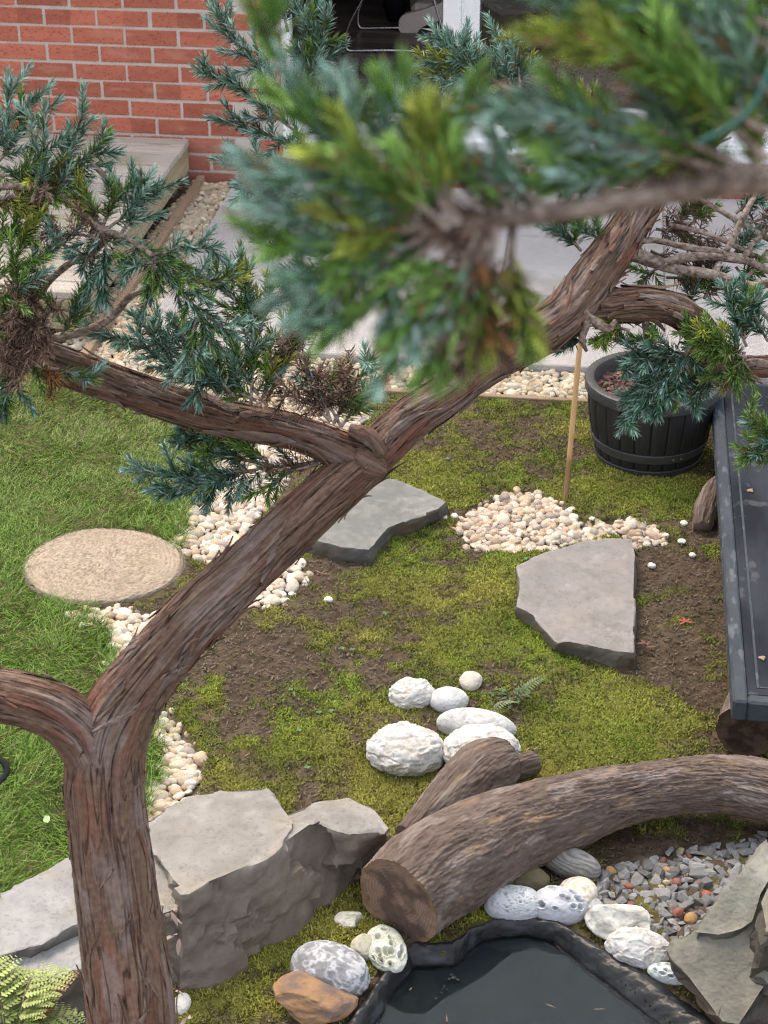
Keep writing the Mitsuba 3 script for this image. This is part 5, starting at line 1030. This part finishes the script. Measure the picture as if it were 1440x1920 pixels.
    ([(2.433,-4.577,1.516),(2.407,-4.568,1.538),(2.389,-4.564,1.549)], 'gbt', 10, 42, 0), ([(2.464,-4.442,1.665),(2.428,-4.434,1.688),(2.435,-4.416,1.717)], 'ydg', 10, 45, 0),
    # right cluster
    ([(2.56,-4.462,1.506),(2.592,-4.445,1.529),(2.616,-4.427,1.555)], 'dgd', 14, 45, 0), ([(2.61,-4.447,1.521),(2.617,-4.435,1.54),(2.623,-4.425,1.557)], 'yyg', 8, 42, 0), ([(2.55,-4.459,1.514),(2.603,-4.456,1.506),(2.646,-4.455,1.498)], 'ddd', 18, 45, 0), ([(2.544,-4.477,1.483),(2.588,-4.48,1.468),(2.639,-4.469,1.475)], 'ddd', 14, 42, 0),
    ([(2.678,-4.43,1.536),(2.698,-4.418,1.551),(2.719,-4.409,1.562)], 'bbt', 9, 42, 0), ([(2.674,-4.465,1.475),(2.69,-4.454,1.491),(2.706,-4.443,1.506)], 'bbt', 9, 40, 0), ([(2.696,-4.436,1.521),(2.722,-4.428,1.528),(2.747,-4.421,1.536)], 'ddd', 12, 40, 0), ([(2.563,-4.487,1.461),(2.538,-4.499,1.445),(2.53,-4.509,1.43)], 'ggt', 9, 40, .2),
    ([(2.572,-4.495,1.445),(2.607,-4.49,1.445),(2.641,-4.484,1.449)], 'ddr', 12, 40, 0), ([(2.61,-4.516,1.4),(2.617,-4.502,1.423),(2.62,-4.491,1.442)], 'bbg', 8, 40, 0), ([(2.635,-4.504,1.415),(2.646,-4.489,1.438),(2.658,-4.481,1.449)], 'btd', 8, 40, 0), ([(2.683,-4.472,1.46),(2.701,-4.478,1.445),(2.718,-4.47,1.456)], 'ggy', 8, 38, 0),
    # over the planter
    ([(2.45,-4.664,1.4),(2.434,-4.666,1.4),(2.414,-4.668,1.4)], 'tgt', 12, 42, .1), ([(2.576,-4.637,1.377),(2.54,-4.65,1.362),(2.515,-4.657,1.355)], 'ttb', 12, 45, .2),
    ([(2.593,-4.635,1.377),(2.554,-4.661,1.34),(2.531,-4.68,1.311)], 'ttb', 22, 50, .4), ([(2.594,-4.643,1.362),(2.564,-4.672,1.318),(2.516,-4.697,1.285)], 'tbb', 20, 45, .3), ([(2.603,-4.646,1.355),(2.58,-4.67,1.318),(2.561,-4.683,1.3)], 'tgt', 16, 45, .4), ([(2.575,-4.629,1.391),(2.525,-4.635,1.391),(2.483,-4.639,1.395)], 'tgg', 9, 38, .1),
    ([(2.61,-4.633,1.377),(2.569,-4.642,1.369),(2.535,-4.642,1.377)], 'ttt', 18, 50, .2), ([(2.654,-4.621,1.346),(2.639,-4.636,1.324),(2.622,-4.653,1.298)], 'tgt', 11, 42, .3), ([(2.516,-4.647,1.414),(2.491,-4.648,1.418),(2.468,-4.66,1.401)], 'ggy', 10, 40, .2), ([(2.617,-4.624,1.391),(2.595,-4.651,1.347),(2.584,-4.667,1.322)], 'tdt', 16, 42, .3),
    ([(2.701,-4.617,1.384),(2.682,-4.599,1.42),(2.668,-4.578,1.461)], 'tbg', 16, 50, 0), ([(2.696,-4.613,1.391),(2.698,-4.592,1.428),(2.698,-4.578,1.453)], 'tgt', 14, 46, 0), ([(2.692,-4.641,1.385),(2.649,-4.638,1.399),(2.607,-4.634,1.415)], 'gyg', 16, 46, 0), ([(2.7,-4.644,1.377),(2.675,-4.643,1.385),(2.646,-4.643,1.392)], 'gtg', 14, 45, .1),
    ([(2.696,-4.64,1.385),(2.693,-4.653,1.363),(2.682,-4.663,1.347)], 'ggd', 10, 42, .4), ([(2.701,-4.648,1.37),(2.677,-4.655,1.363),(2.661,-4.663,1.352)], 'gdg', 9, 42, .3), ([(2.734,-4.609,1.391),(2.715,-4.594,1.42),(2.71,-4.587,1.435)], 'tbt', 10, 45, 0), ([(2.647,-4.604,1.338),(2.622,-4.611,1.33),(2.615,-4.621,1.315)], 'ddt', 12, 38, .2),
    ([(2.752,-4.829,1.325),(2.719,-4.821,1.346),(2.697,-4.817,1.358)], 'ggt', 9, 42, 0), ([(2.753,-4.837,1.311),(2.721,-4.841,1.311),(2.697,-4.848,1.303)], 'ggt', 11, 42, .1), ([(2.76,-4.828,1.325),(2.728,-4.828,1.332),(2.712,-4.828,1.335)], 'gtg', 8, 40, 0),
]
rg = np.random.default_rng(5)
K = 2.65 / 3400
for path, pals, nside, sl, droop in SPR:
    dead = set(pals) == {'d'}
    nd, tw = spray(rg, path, pals, int(nside * (.55 if path[0][1] < -4.7 - 0 or path[-1][0] < 1.9 else .66)) + 1, sl * K * 1.22, .0215 if not dead else .019, not dead, droop, dens=.75 if dead else .95, wfac=.125)
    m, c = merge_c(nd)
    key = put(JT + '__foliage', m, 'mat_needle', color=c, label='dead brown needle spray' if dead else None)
    put(key + '__twig', tw, 'mat_twig', True)
TWIGS = [[(1.6925,-4.9806,1.5034,0.0069),(1.7459,-4.9867,1.5213,0.0076),(1.7855,-4.9905,1.5463,0.0068),(1.8104,-4.9837,1.5731,0.0060),(1.8338,-4.9849,1.5860,0.0045)], [(1.7883,-4.9890,1.5483,0.0053),(1.7792,-4.9884,1.5719,0.0045),(1.7713,-4.9907,1.5901,0.0037)], [(1.6710,-4.9742,1.5605,0.0068),(1.7185,-4.9740,1.6112,0.0060),(1.7579,-4.9783,1.6354,0.0052),(1.7879,-4.9942,1.6617,0.0044)], [(1.7866,-4.9603,1.7220,0.0059),(1.7789,-4.9518,1.7387,0.0051),(1.7611,-4.9461,1.7528,0.0037)], [(1.7820,-4.9587,1.7258,0.0029),(1.7798,-4.9535,1.7355,0.0022),(1.7813,-4.9472,1.7463,0.0011)], [(1.8817,-4.9858,1.6551,0.0051),(1.8830,-4.9784,1.6679,0.0044),(1.8787,-4.9735,1.6775,0.0022)],
         [(1.6157,-4.9800,1.7262,0.0074),(1.7080,-4.9718,1.7196,0.0066),(1.7458,-4.9775,1.7009,0.0066),(1.7811,-4.9879,1.6746,0.0066),(1.8132,-4.9892,1.6649,0.0051),(1.8519,-4.9969,1.6423,0.0044)], [(2.5082,-4.5446,1.5148,0.0093),(2.5179,-4.5409,1.5192,0.0076),(2.5947,-4.5145,1.5073,0.0068),(2.6515,-4.4928,1.4917,0.0069),(2.6974,-4.4838,1.4767,0.0069),(2.7620,-4.4724,1.4412,0.0061)], [(2.5002,-4.5490,1.5089,0.0144),(2.5417,-4.5417,1.4918,0.0136),(2.5876,-4.5335,1.4754,0.0111),(2.6506,-4.5210,1.4625,0.0103),(2.7068,-4.5129,1.4437,0.0094),(2.7605,-4.4778,1.4525,0.0069)], [(2.5606,-4.5426,1.4858,0.0093),(2.6034,-4.5218,1.4924,0.0085),(2.6666,-4.4960,1.4827,0.0069),(2.6984,-4.4854,1.4737,0.0052)], [(2.6641,-4.4899,1.4939,0.0060),(2.6807,-4.4696,1.5261,0.0069),(2.6948,-4.4425,1.5503,0.0060),(2.7184,-4.4031,1.5736,0.0052)], [(2.6063,-4.4432,1.5693,0.0052),(2.6770,-4.4445,1.5303,0.0052),(2.7214,-4.4417,1.5048,0.0061),(2.7677,-4.4481,1.4828,0.0052)], [(2.6898,-4.4857,1.4752,0.0060),(2.7101,-4.4586,1.4979,0.0061),(2.7287,-4.4369,1.5116,0.0043),(2.7554,-4.4197,1.5357,0.0043)], [(2.7049,-4.5118,1.4459,0.0069),(2.7169,-4.5149,1.4173,0.0060),(2.7444,-4.5068,1.3845,0.0052)], [(2.5688,-4.4814,1.5308,0.0043),(2.6455,-4.4718,1.5099,0.0052),(2.6973,-4.4675,1.4851,0.0052),(2.7343,-4.4610,1.4677,0.0043)], [(2.6471,-4.5206,1.4640,0.0077),(2.6514,-4.5138,1.4752,0.0060),(2.6544,-4.5100,1.4812,0.0034)], [(2.4302,-4.6449,1.4576,0.0092),(2.4470,-4.6611,1.4455,0.0091),(2.4468,-4.6722,1.4260,0.0075),(2.4437,-4.6812,1.4108,0.0058),(2.4513,-4.6800,1.3908,0.0033)], [(2.4497,-4.6624,1.4426,0.0075),(2.4652,-4.6662,1.4325,0.0091),(2.4838,-4.6679,1.4252,0.0083),(2.4929,-4.6602,1.4368,0.0041)], [(2.7333,-4.4526,1.4828,0.0052),(2.7087,-4.4823,1.4564,0.0043),(2.6833,-4.5035,1.4452,0.0034)], [(2.5402,-4.6075,1.4168,0.0076),(2.5467,-4.6141,1.3832,0.0076),(2.5529,-4.6300,1.3537,0.0051)], [(2.7742,-4.5183,1.2961,0.0105),(2.7279,-4.5340,1.3198,0.0087),(2.6758,-4.5676,1.3132,0.0078),(2.6413,-4.5989,1.3068,0.0052)], [(2.4383,-4.4453,1.6653,0.0077),(2.4130,-4.4494,1.6639,0.0077),(2.3716,-4.4623,1.6506,0.0102),(2.3391,-4.4774,1.6313,0.0094)], [(2.3332,-4.4293,1.7176,0.0068),(2.2934,-4.4273,1.7303,0.0068),(2.2500,-4.4168,1.7587,0.0051)], [(2.3760,-4.4280,1.7101,0.0043),(2.3950,-4.4424,1.6803,0.0051),(2.4129,-4.4486,1.6654,0.0060)], [(2.0343,-4.9228,1.2823,0.0064),(2.0638,-4.9041,1.2880,0.0064),(2.0936,-4.8854,1.2938,0.0064)], [(2.5953,-4.3975,1.6117,0.0104),(2.5175,-4.4269,1.6183,0.0103),(2.4384,-4.4461,1.6638,0.0085)]]
for t in TWIGS:
    t = [(a, b, c, r * .82) for a, b, c, r in t]
    m, uv = tube(t, 14, .006, lambda TH, S, R: R * .4 * (meshkit.fbm(np.stack([np.cos(TH) * 1.5, np.sin(TH) * 1.5, S * 45 + R[0, 0] * 4000], -1), 2, 3) - .5))
    put(JT + '__twig', m, 'mat_twig', True)

# second juniper, close to the lens at the right: its trunk stands outside the frame
J2 = thing('juniper_tree', 'out of focus juniper branch with loose green needles reaching in from the right', 'tree')
FB = [(2.7604,-6.4175,2.2750,0.0152),(2.6751,-6.4673,2.2884,0.0096),(2.5967,-6.5150,2.3037,0.0069),(2.5360,-6.5440,2.3072,0.0058),(2.5047,-6.5595,2.3075,0.0055),(2.4788,-6.5654,2.3030,0.0049),(2.4528,-6.5708,2.2994,0.0044),(2.4289,-6.5758,2.2961,0.0040),(2.4094,-6.5797,2.2937,0.0031),(2.3876,-6.5830,2.2928,0.0018)]
m, uv = tube(FB, 30, .003, ridge_disp(.0012, 4, 30, 3, .12)); put(J2 + '__branch', m, 'mat_twig', True, uv=uv)
e = np.array(FB[0])
m, uv = tube([(e[0] + .02, e[1] - .02, -.1, .06), (e[0] + .05, e[1] + .03, .9, .05), (e[0] + .01, e[1] - .01, 1.8, .042), (e[0], e[1], e[2] + .03, .036), (e[0] + .03, e[1] + .02, e[2] + .5, .028)], 60, .012, ridge_disp(.004, 5, 4, 61, .08))
put(J2 + '__trunk', m, 'mat_bark', True, uv=uv)
FSPR = [
    ([(2.388,-6.582,2.294),(2.36,-6.572,2.318),(2.34,-6.561,2.343),(2.32,-6.547,2.372)], 'gpp', 12, 120, 0), ([(2.383,-6.58,2.299),(2.363,-6.572,2.318),(2.352,-6.564,2.334)], 'gbp', 10, 110, 0), ([(2.39,-6.568,2.299),(2.385,-6.555,2.322),(2.382,-6.542,2.347)], 'gpb', 6, 90, 0), ([(2.386,-6.566,2.303),(2.374,-6.556,2.322),(2.363,-6.55,2.337)], 'gbp', 10, 100, 0),
    ([(2.405,-6.58,2.294),(2.365,-6.583,2.299),(2.327,-6.586,2.301)], 'bgp', 14, 110, 0), ([(2.396,-6.582,2.293),(2.364,-6.588,2.289),(2.336,-6.594,2.285)], 'gbt', 14, 110, 0), ([(2.401,-6.581,2.293),(2.367,-6.595,2.276),(2.338,-6.604,2.268)], 'bgt', 14, 110, .1), ([(2.407,-6.58,2.293),(2.38,-6.596,2.272),(2.359,-6.609,2.254)], 'gbt', 14, 110, .2),
    ([(2.392,-6.581,2.295),(2.356,-6.576,2.312),(2.329,-6.58,2.312)], 'bgp', 12, 110, 0), ([(2.406,-6.59,2.296),(2.383,-6.585,2.312),(2.361,-6.582,2.321)], 'gyg', 16, 120, 0), ([(2.408,-6.589,2.298),(2.399,-6.581,2.313),(2.397,-6.571,2.332)], 'ygy', 10, 100, 0), ([(2.41,-6.589,2.298),(2.402,-6.577,2.321),(2.405,-6.568,2.336)], 'ygg', 12, 110, 0),
    ([(2.414,-6.58,2.293),(2.398,-6.593,2.274),(2.387,-6.607,2.25)], 'gbg', 14, 115, .3), ([(2.418,-6.579,2.294),(2.409,-6.594,2.268),(2.406,-6.61,2.241)], 'gdy', 14, 115, .3), ([(2.425,-6.577,2.295),(2.422,-6.591,2.272),(2.42,-6.604,2.248)], 'ygd', 13, 110, .3), ([(2.431,-6.566,2.292),(2.432,-6.578,2.272),(2.439,-6.59,2.248)], 'gyd', 12, 105, .3),
    ([(2.409,-6.572,2.287),(2.374,-6.58,2.281),(2.353,-6.596,2.258)], 'bgt', 14, 115, .1), ([(2.418,-6.579,2.293),(2.415,-6.589,2.275),(2.399,-6.601,2.258)], 'gtb', 14, 110, .2), ([(2.401,-6.581,2.293),(2.383,-6.584,2.293),(2.366,-6.59,2.285)], 'gyg', 16, 110, 0), ([(2.44,-6.574,2.297),(2.424,-6.572,2.304),(2.405,-6.565,2.32)], 'gdy', 8, 90, 0),
    ([(2.44,-6.574,2.297),(2.424,-6.575,2.298),(2.406,-6.57,2.312)], 'ddd', 12, 95, 0), ([(2.431,-6.575,2.296),(2.418,-6.579,2.293),(2.401,-6.583,2.289)], 'ddd', 12, 90, .1), ([(2.448,-6.571,2.299),(2.437,-6.57,2.304),(2.423,-6.568,2.312)], 'tgb', 8, 90, 0), ([(2.418,-6.579,2.293),(2.422,-6.588,2.275),(2.421,-6.597,2.26)], 'ddr', 7, 85, .3),
    # right mass
    ([(2.53,-6.564,2.315),(2.499,-6.56,2.328),(2.47,-6.56,2.334),(2.437,-6.56,2.342)], 'tgb', 12, 110, 0), ([(2.521,-6.565,2.315),(2.49,-6.564,2.323),(2.46,-6.565,2.328),(2.416,-6.563,2.343)], 'btb', 10, 100, 0), ([(2.533,-6.57,2.324),(2.502,-6.561,2.346),(2.475,-6.557,2.36),(2.445,-6.556,2.369)], 'yyg', 18, 120, 0), ([(2.532,-6.564,2.333),(2.506,-6.56,2.346),(2.484,-6.557,2.358)], 'gyg', 16, 120, 0),
    ([(2.537,-6.549,2.34),(2.518,-6.541,2.357),(2.496,-6.538,2.368)], 'gbt', 16, 120, 0), ([(2.54,-6.54,2.355),(2.518,-6.535,2.368),(2.489,-6.533,2.378)], 'tgb', 16, 120, 0), ([(2.539,-6.533,2.366),(2.5,-6.533,2.376),(2.457,-6.539,2.376)], 'tgt', 18, 120, 0), ([(2.521,-6.531,2.374),(2.489,-6.536,2.373),(2.454,-6.539,2.375)], 'tgt', 12, 120, 0),
    ([(2.505,-6.558,2.31),(2.482,-6.557,2.318),(2.466,-6.551,2.331)], 'ygy', 14, 110, 0), ([(2.494,-6.561,2.308),(2.471,-6.559,2.316),(2.452,-6.561,2.318)], 'gyg', 14, 110, 0), ([(2.511,-6.558,2.309),(2.501,-6.549,2.327),(2.496,-6.534,2.354)], 'grr', 8, 90, 0), ([(2.502,-6.559,2.309),(2.488,-6.552,2.325),(2.484,-6.543,2.341)], 'ydr', 9, 90, 0),
    ([(2.531,-6.555,2.31),(2.525,-6.545,2.329),(2.517,-6.536,2.346)], 'gyt', 14, 115, 0), ([(2.543,-6.549,2.317),(2.533,-6.539,2.337),(2.532,-6.526,2.36)], 'gtb', 14, 120, 0), ([(2.496,-6.56,2.308),(2.478,-6.561,2.312),(2.461,-6.563,2.312)], 'btg', 12, 105, .1), ([(2.522,-6.556,2.31),(2.508,-6.553,2.318),(2.491,-6.555,2.319)], 'ggy', 14, 110, 0),
    ([(2.518,-6.557,2.309),(2.504,-6.556,2.314),(2.495,-6.555,2.318)], 'ddd', 9, 85, 0), ([(2.54,-6.507,2.371),(2.527,-6.506,2.377),(2.509,-6.506,2.381)], 'tgt', 14, 120, 0), ([(2.479,-6.566,2.303),(2.461,-6.564,2.31),(2.445,-6.565,2.312)], 'gbt', 10, 100, 0), ([(2.502,-6.536,2.35),(2.479,-6.534,2.358),(2.459,-6.534,2.364)], 'yyg', 14, 110, 0),
]
K2 = .75 / 3400
PALS.update(b=((.06, .14, .06), (.32, .48, .41)), g=((.065, .15, .022), (.20, .34, .08)), t=((.05, .11, .05), (.22, .36, .26)), y=((.11, .16, .02), (.30, .35, .06)))
for path, pals, nside, sl, droop in FSPR:
    dead = set(pals) == {'d'}
    nd, tw = spray(rg, path, pals, max(2, int(nside * .27)), sl * K2 * 1.25, .0165, not dead, droop, dens=.95, twig_r=.0016, wfac=.16, along=2.0, lean=(42, 13))
    m, c = merge_c(nd)
    key = put(J2 + '__foliage', m, 'mat_needle', color=c, label='dead brown needle spray' if dead else None)
    put(key + '__twig', tw, 'mat_twig', True)
put('plant_tie', tube([(2.5034,-6.5995,2.3393,0.0012),(2.5113,-6.5964,2.3429,0.0012),(2.5192,-6.5928,2.3475,0.0012),(2.5248,-6.5884,2.3540,0.0012),(2.5284,-6.5833,2.3622,0.0012),(2.5354,-6.5641,2.3740,0.0013),(2.5541,-6.5310,2.3875,0.0013)], 10, .004)[0], 'mat_wire', True, label='teal green plastic coated wire curving through the needles at upper right', cat='wire')

# ------------------------------------------------------------------ ferns, small plants, leaves
def leaf(base, d, up, L, W, c, n=5, curl=.2):
    d, up = unit(d), unit(up); s = unit(np.cross(d, up)); t = np.linspace(0, 1, n)
    mid = base + d * (t * L)[:, None] - up * (curl * L * t ** 2)[:, None]
    w = W * np.sin(np.pi * np.clip(t * .93 + .04, 0, 1)) ** .8
    V = np.concatenate([mid - s * w[:, None] / 2, mid + up * .08 * W, mid + s * w[:, None] / 2])
    k = np.arange(n - 1); F = np.concatenate([np.stack([k, k + n, k + n + 1], 1), np.stack([k, k + n + 1, k + 1], 1), np.stack([k + n, k + 2 * n, k + 2 * n + 1], 1), np.stack([k + n, k + 2 * n + 1, k + n + 1], 1)])
    return V, F, np.tile(c, (3 * n, 1)) * (.85 + .3 * np.concatenate([t, t, t]))[:, None]
def frond(rg, a, b, sag, npin, plen, c, pinnules=True, lw=.2):
    a, b = np.asarray(a, float), np.asarray(b, float); out = []; pts = []
    for t in np.linspace(0, 1, npin):
        pts.append(a + (b - a) * t + np.array([0, 0, sag * 4 * t * (1 - t)]))
    pts = np.array(pts); tg = unit(np.gradient(pts, axis=0)); up = unit(np.array([0, 0, 1.0]) + rg.normal(0, .15, 3))
    for k in range(1, npin):
        t = k / npin; s = unit(np.cross(tg[k], up)); L = plen * math.sin(math.pi * min(1, .2 + .8 * t) ) ** .8 + .1 * plen
        for sg in (-1, 1):
            d = unit(s * sg + tg[k] * .45 + np.array([0, 0, -.1])); cc = c * rg.uniform(.75, 1.25)
            if not pinnules: out.append(leaf(pts[k], d, up, L, L * lw, cc)); continue
            m = max(4, int(L / .006))
            for q in range(m):
                f = (q + .5) / m; w = L * .26 * (1 - f) ** .7 + .002
                for s2 in (-1, 1):
                    e = unit(np.cross(d, up)) * s2
                    out.append(leaf(pts[k] + d * L * f, unit(e + d * .5), up, w, w * .62, cc * rg.uniform(.85, 1.15), 3))
    stem = tube([(*p, .0013 * (1.3 - .9 * i / npin)) for i, p in enumerate(pts)], 6, .01)[0]
    return out, stem
rg = np.random.default_rng(15)
fn_ = thing('fern', 'yellow green fern at the bottom left in front of the pale layered stone', 'fern')
fb = np.array((1.592,-5.259,0.321))
for tip, sg, dd, cc in (((130, 1812), .05, 2.98, 1), ((-30, 1800), .05, 2.95, 1), ((55, 1828), .06, 2.95, 1.1), ((165, 1905), .05, 2.92, .9), ((5, 1790), .06, 2.9, 1), ((110, 1890), .04, 2.9, 1)):
    pass
for tip, sg, cc in zip([(1.672,-5.167,0.464),(1.529,-5.173,0.487),(1.597,-5.175,0.468),(1.698,-5.2,0.4),(1.555,-5.174,0.48),(1.649,-5.188,0.432),(1.625,-5.174,0.463)], (.05, .04, .05, .04, .05, .03, .05), (1, 1.1, 1.15, .9, 1, 1.1, 1)):
    nd, stem = frond(rg, fb + rg.normal(0, .006, 3), tip, sg, 11, .05, np.array([.30, .36, .11]) * cc)
    m, c = merge_c(nd); k = put(fn_ + '__frond', m, 'mat_grass', True, color=c); put(k + '__stem', stem, 'mat_twig', True)
nd, stem = frond(rg, fb, (1.687,-5.125,0.432), .035, 22, .016, np.array([.22, .085, .045]), False, .5)
m, c = merge_c(nd); k = put(fn_ + '__frond', m, 'mat_grass', True, color=c, label='withered red brown frond'); put(k + '__stem', stem, 'mat_twig', True)
sp = thing('seedling', 'small seedling with two feathery grey green fronds beside the white cobbles', 'seedling')
sb_ = np.array((2.319,-3.671,0))
for tip, npn, pl in (((2.391,-3.64,0.06), 15, .016), ((2.271,-3.781,0.045), 13, .016), ((2.35,-3.672,0.05), 10, .012)):
    nd, stem = frond(rg, sb_, tip, .018, npn, pl, np.array([.12, .17, .075]), False, .34)
    m, c = merge_c(nd); k = put(sp + '__frond', m, 'mat_grass', True, color=c); put(k + '__stem', stem, 'mat_twig', True)
ws = []
for q in range(26):
    p = sb_ + np.array([rg.normal(-.02, .03), rg.normal(.01, .025), .012]); a = rg.uniform(0, 6.28)
    ws.append(leaf(p, [math.cos(a), math.sin(a), .4], [0, 0, 1], rg.uniform(.01, .018), .008, np.array([.055, .10, .045]) * rg.uniform(.7, 1.3)))
m, c = merge_c(ws); put('weed', m, 'mat_grass', True, color=c, kind='stuff', label='low dark green weed at the foot of the feathery seedling', cat='weed')
for q in [(1.958,-3.321,0.004),(1.869,-3.499,0.004),(1.896,-3.501,0.004),(1.863,-3.998,0.006),(1.859,-3.782,0.006),(1.821,-3.86,0.006),(1.773,-3.695,0.005),(2.305,-3.002,0.006),(2.037,-2.438,0.006),(1.884,-3.774,0.006)]:
    lv = []
    for j in range(4):
        a = j * 1.6 + rg.random(); lv.append(leaf(np.array(q) + [0, 0, .004], [math.cos(a), math.sin(a), .35], [0, 0, 1], rg.uniform(.006, .011), .006, np.array([.07, .16, .06]) * rg.uniform(.8, 1.3)))
    m, c = merge_c(lv); put('seedling', m, 'mat_grass', True, color=c, label='tiny green seedling growing in the moss', cat='seedling', group='tiny green seedlings in the moss')
lv = [leaf(np.array((2.735,-3.269,0.006)) + [0, 0, .004], [math.cos(a), math.sin(a), .15], [0, 0, 1], .022, .006, np.array([.36, .07, .06])) for a in (0, .9, 1.8, 2.7, 3.9)]
m, c = merge_c(lv); put('maple_leaf', m, 'mat_grass', True, color=c, label='small fallen red maple leaf on the soil right of the slate slab', cat='leaf')
lv = [leaf(np.array((2.635,-3.401,0.006)) + [0, 0, .004 + .004 * k], [math.cos(a), math.sin(a), .2], [0, 0, 1], .026, .007, np.array([.15, .07, .05])) for k, a in enumerate((.2, 1.2, 2.2, 3.3))]
m, c = merge_c(lv); put('fallen_leaf', m, 'mat_grass', True, color=c, label='curled dark brown fallen leaf beside the lower right corner of the slate slab', cat='leaf')
m, c = merge_c([leaf(np.array((1.761,-3.149,0.006)) + [0, 0, .004], [math.cos(a), math.sin(a), .2], [0, 0, 1], .024, .005, np.array([.17, .08, .06])) for a in (0, 1.1, 2.4)])
put('fallen_leaf', m, 'mat_grass', True, color=c, label='dark brown fallen leaf on the soil below the rough slate stepping stone', cat='leaf')
m, c = merge_c([leaf(np.array((1.327,-4.268,0.03)), [.3, -.6, .2], [-.2, -.4, 1], .032, .017, np.array([.30, .40, .2]))]); put('fallen_leaf', m, 'mat_grass', True, color=c, label='pale green fallen leaf lying on the grass left of the trunk', cat='leaf')
# soil crumbs and needles scattered on the bare ground
rng = np.random.default_rng(91)
x, y = scatter_rect(60000, 1.1, 3.05, -5.1, -2.0); am = moss_amount(x, y)
bad = zone(LAWN, x, y) | zone(POND_OP, x, y) | zone(PATCH, x, y) | zone(STONEBED, x, y)
for g in GRAVEL: bad |= zone(g, x, y)
ok = ~bad & (rng.random(len(x)) > am * 1.05); x, y = x[ok], y[ok]; n = len(x)
az = rng.uniform(0, 6.28, n); Dv = np.stack([np.cos(az), np.sin(az), rng.uniform(0, .35, n)], 1)
cc = lerp3((.035, .026, .018), (.14, .105, .07), rng.random(n) ** 1.6)
V, F, C = blades(np.stack([x, y, gz(x, y) + .004], 1), unit(Dv), rng.uniform(.004, .016, n), rng.uniform(.0015, .004, n), np.stack([-np.sin(az), np.cos(az), az * 0], 1), cc, cc, Dv * 0)
put('leaf_litter', (V, F), 'mat_grass', color=C, kind='stuff', label='fine brown needle litter and crumbs over the bare soil', cat='litter')
# pale bark curls at the foot of the trunk
for q in [(1.783,-4.947,0.419),(1.79,-4.954,0.404),(1.803,-4.973,0.369),(1.804,-5.013,0.298),(1.83,-5.035,0.253)]:
    lv = [leaf(np.array(q) + rg.normal(0, .006, 3), rg.normal(0, 1, 3), [0, 0, 1], .018, .009, np.array([.34, .26, .22]) * rg.uniform(.7, 1.4), 5, .8) for _ in range(4)]
    m, c = merge_c(lv); put('bark_curl', m, 'mat_grass', True, color=c, label='pale curl of shed bark caught between the trunk and the large stone', cat='bark', group='bark curls by the trunk')
hp = (1.337,-4.537,0.326)
m = tubes([[(1.2965,-4.5055,0.3908,0.0053),(1.3312,-4.5105,0.3742,0.0064),(1.3512,-4.5163,0.3593,0.0064),(1.3551,-4.5220,0.3483,0.0064),(1.3465,-4.5305,0.3354,0.0064),(1.3327,-4.5395,0.3225,0.0064),(1.3029,-4.5570,0.2985,0.0053)]], ns=10, step=.006)
hx = (1.3,-4.531,0.345)
m = merge([m, tube([(hx[0], hx[1], hx[2] + .06, .006), (hx[0], hx[1], -.05, .006)], 10, .05)[0]])
put('garden_lantern', m, 'mat_black', True, label='edge of a black garden lantern hoop at the left border over the lawn', cat='lantern')
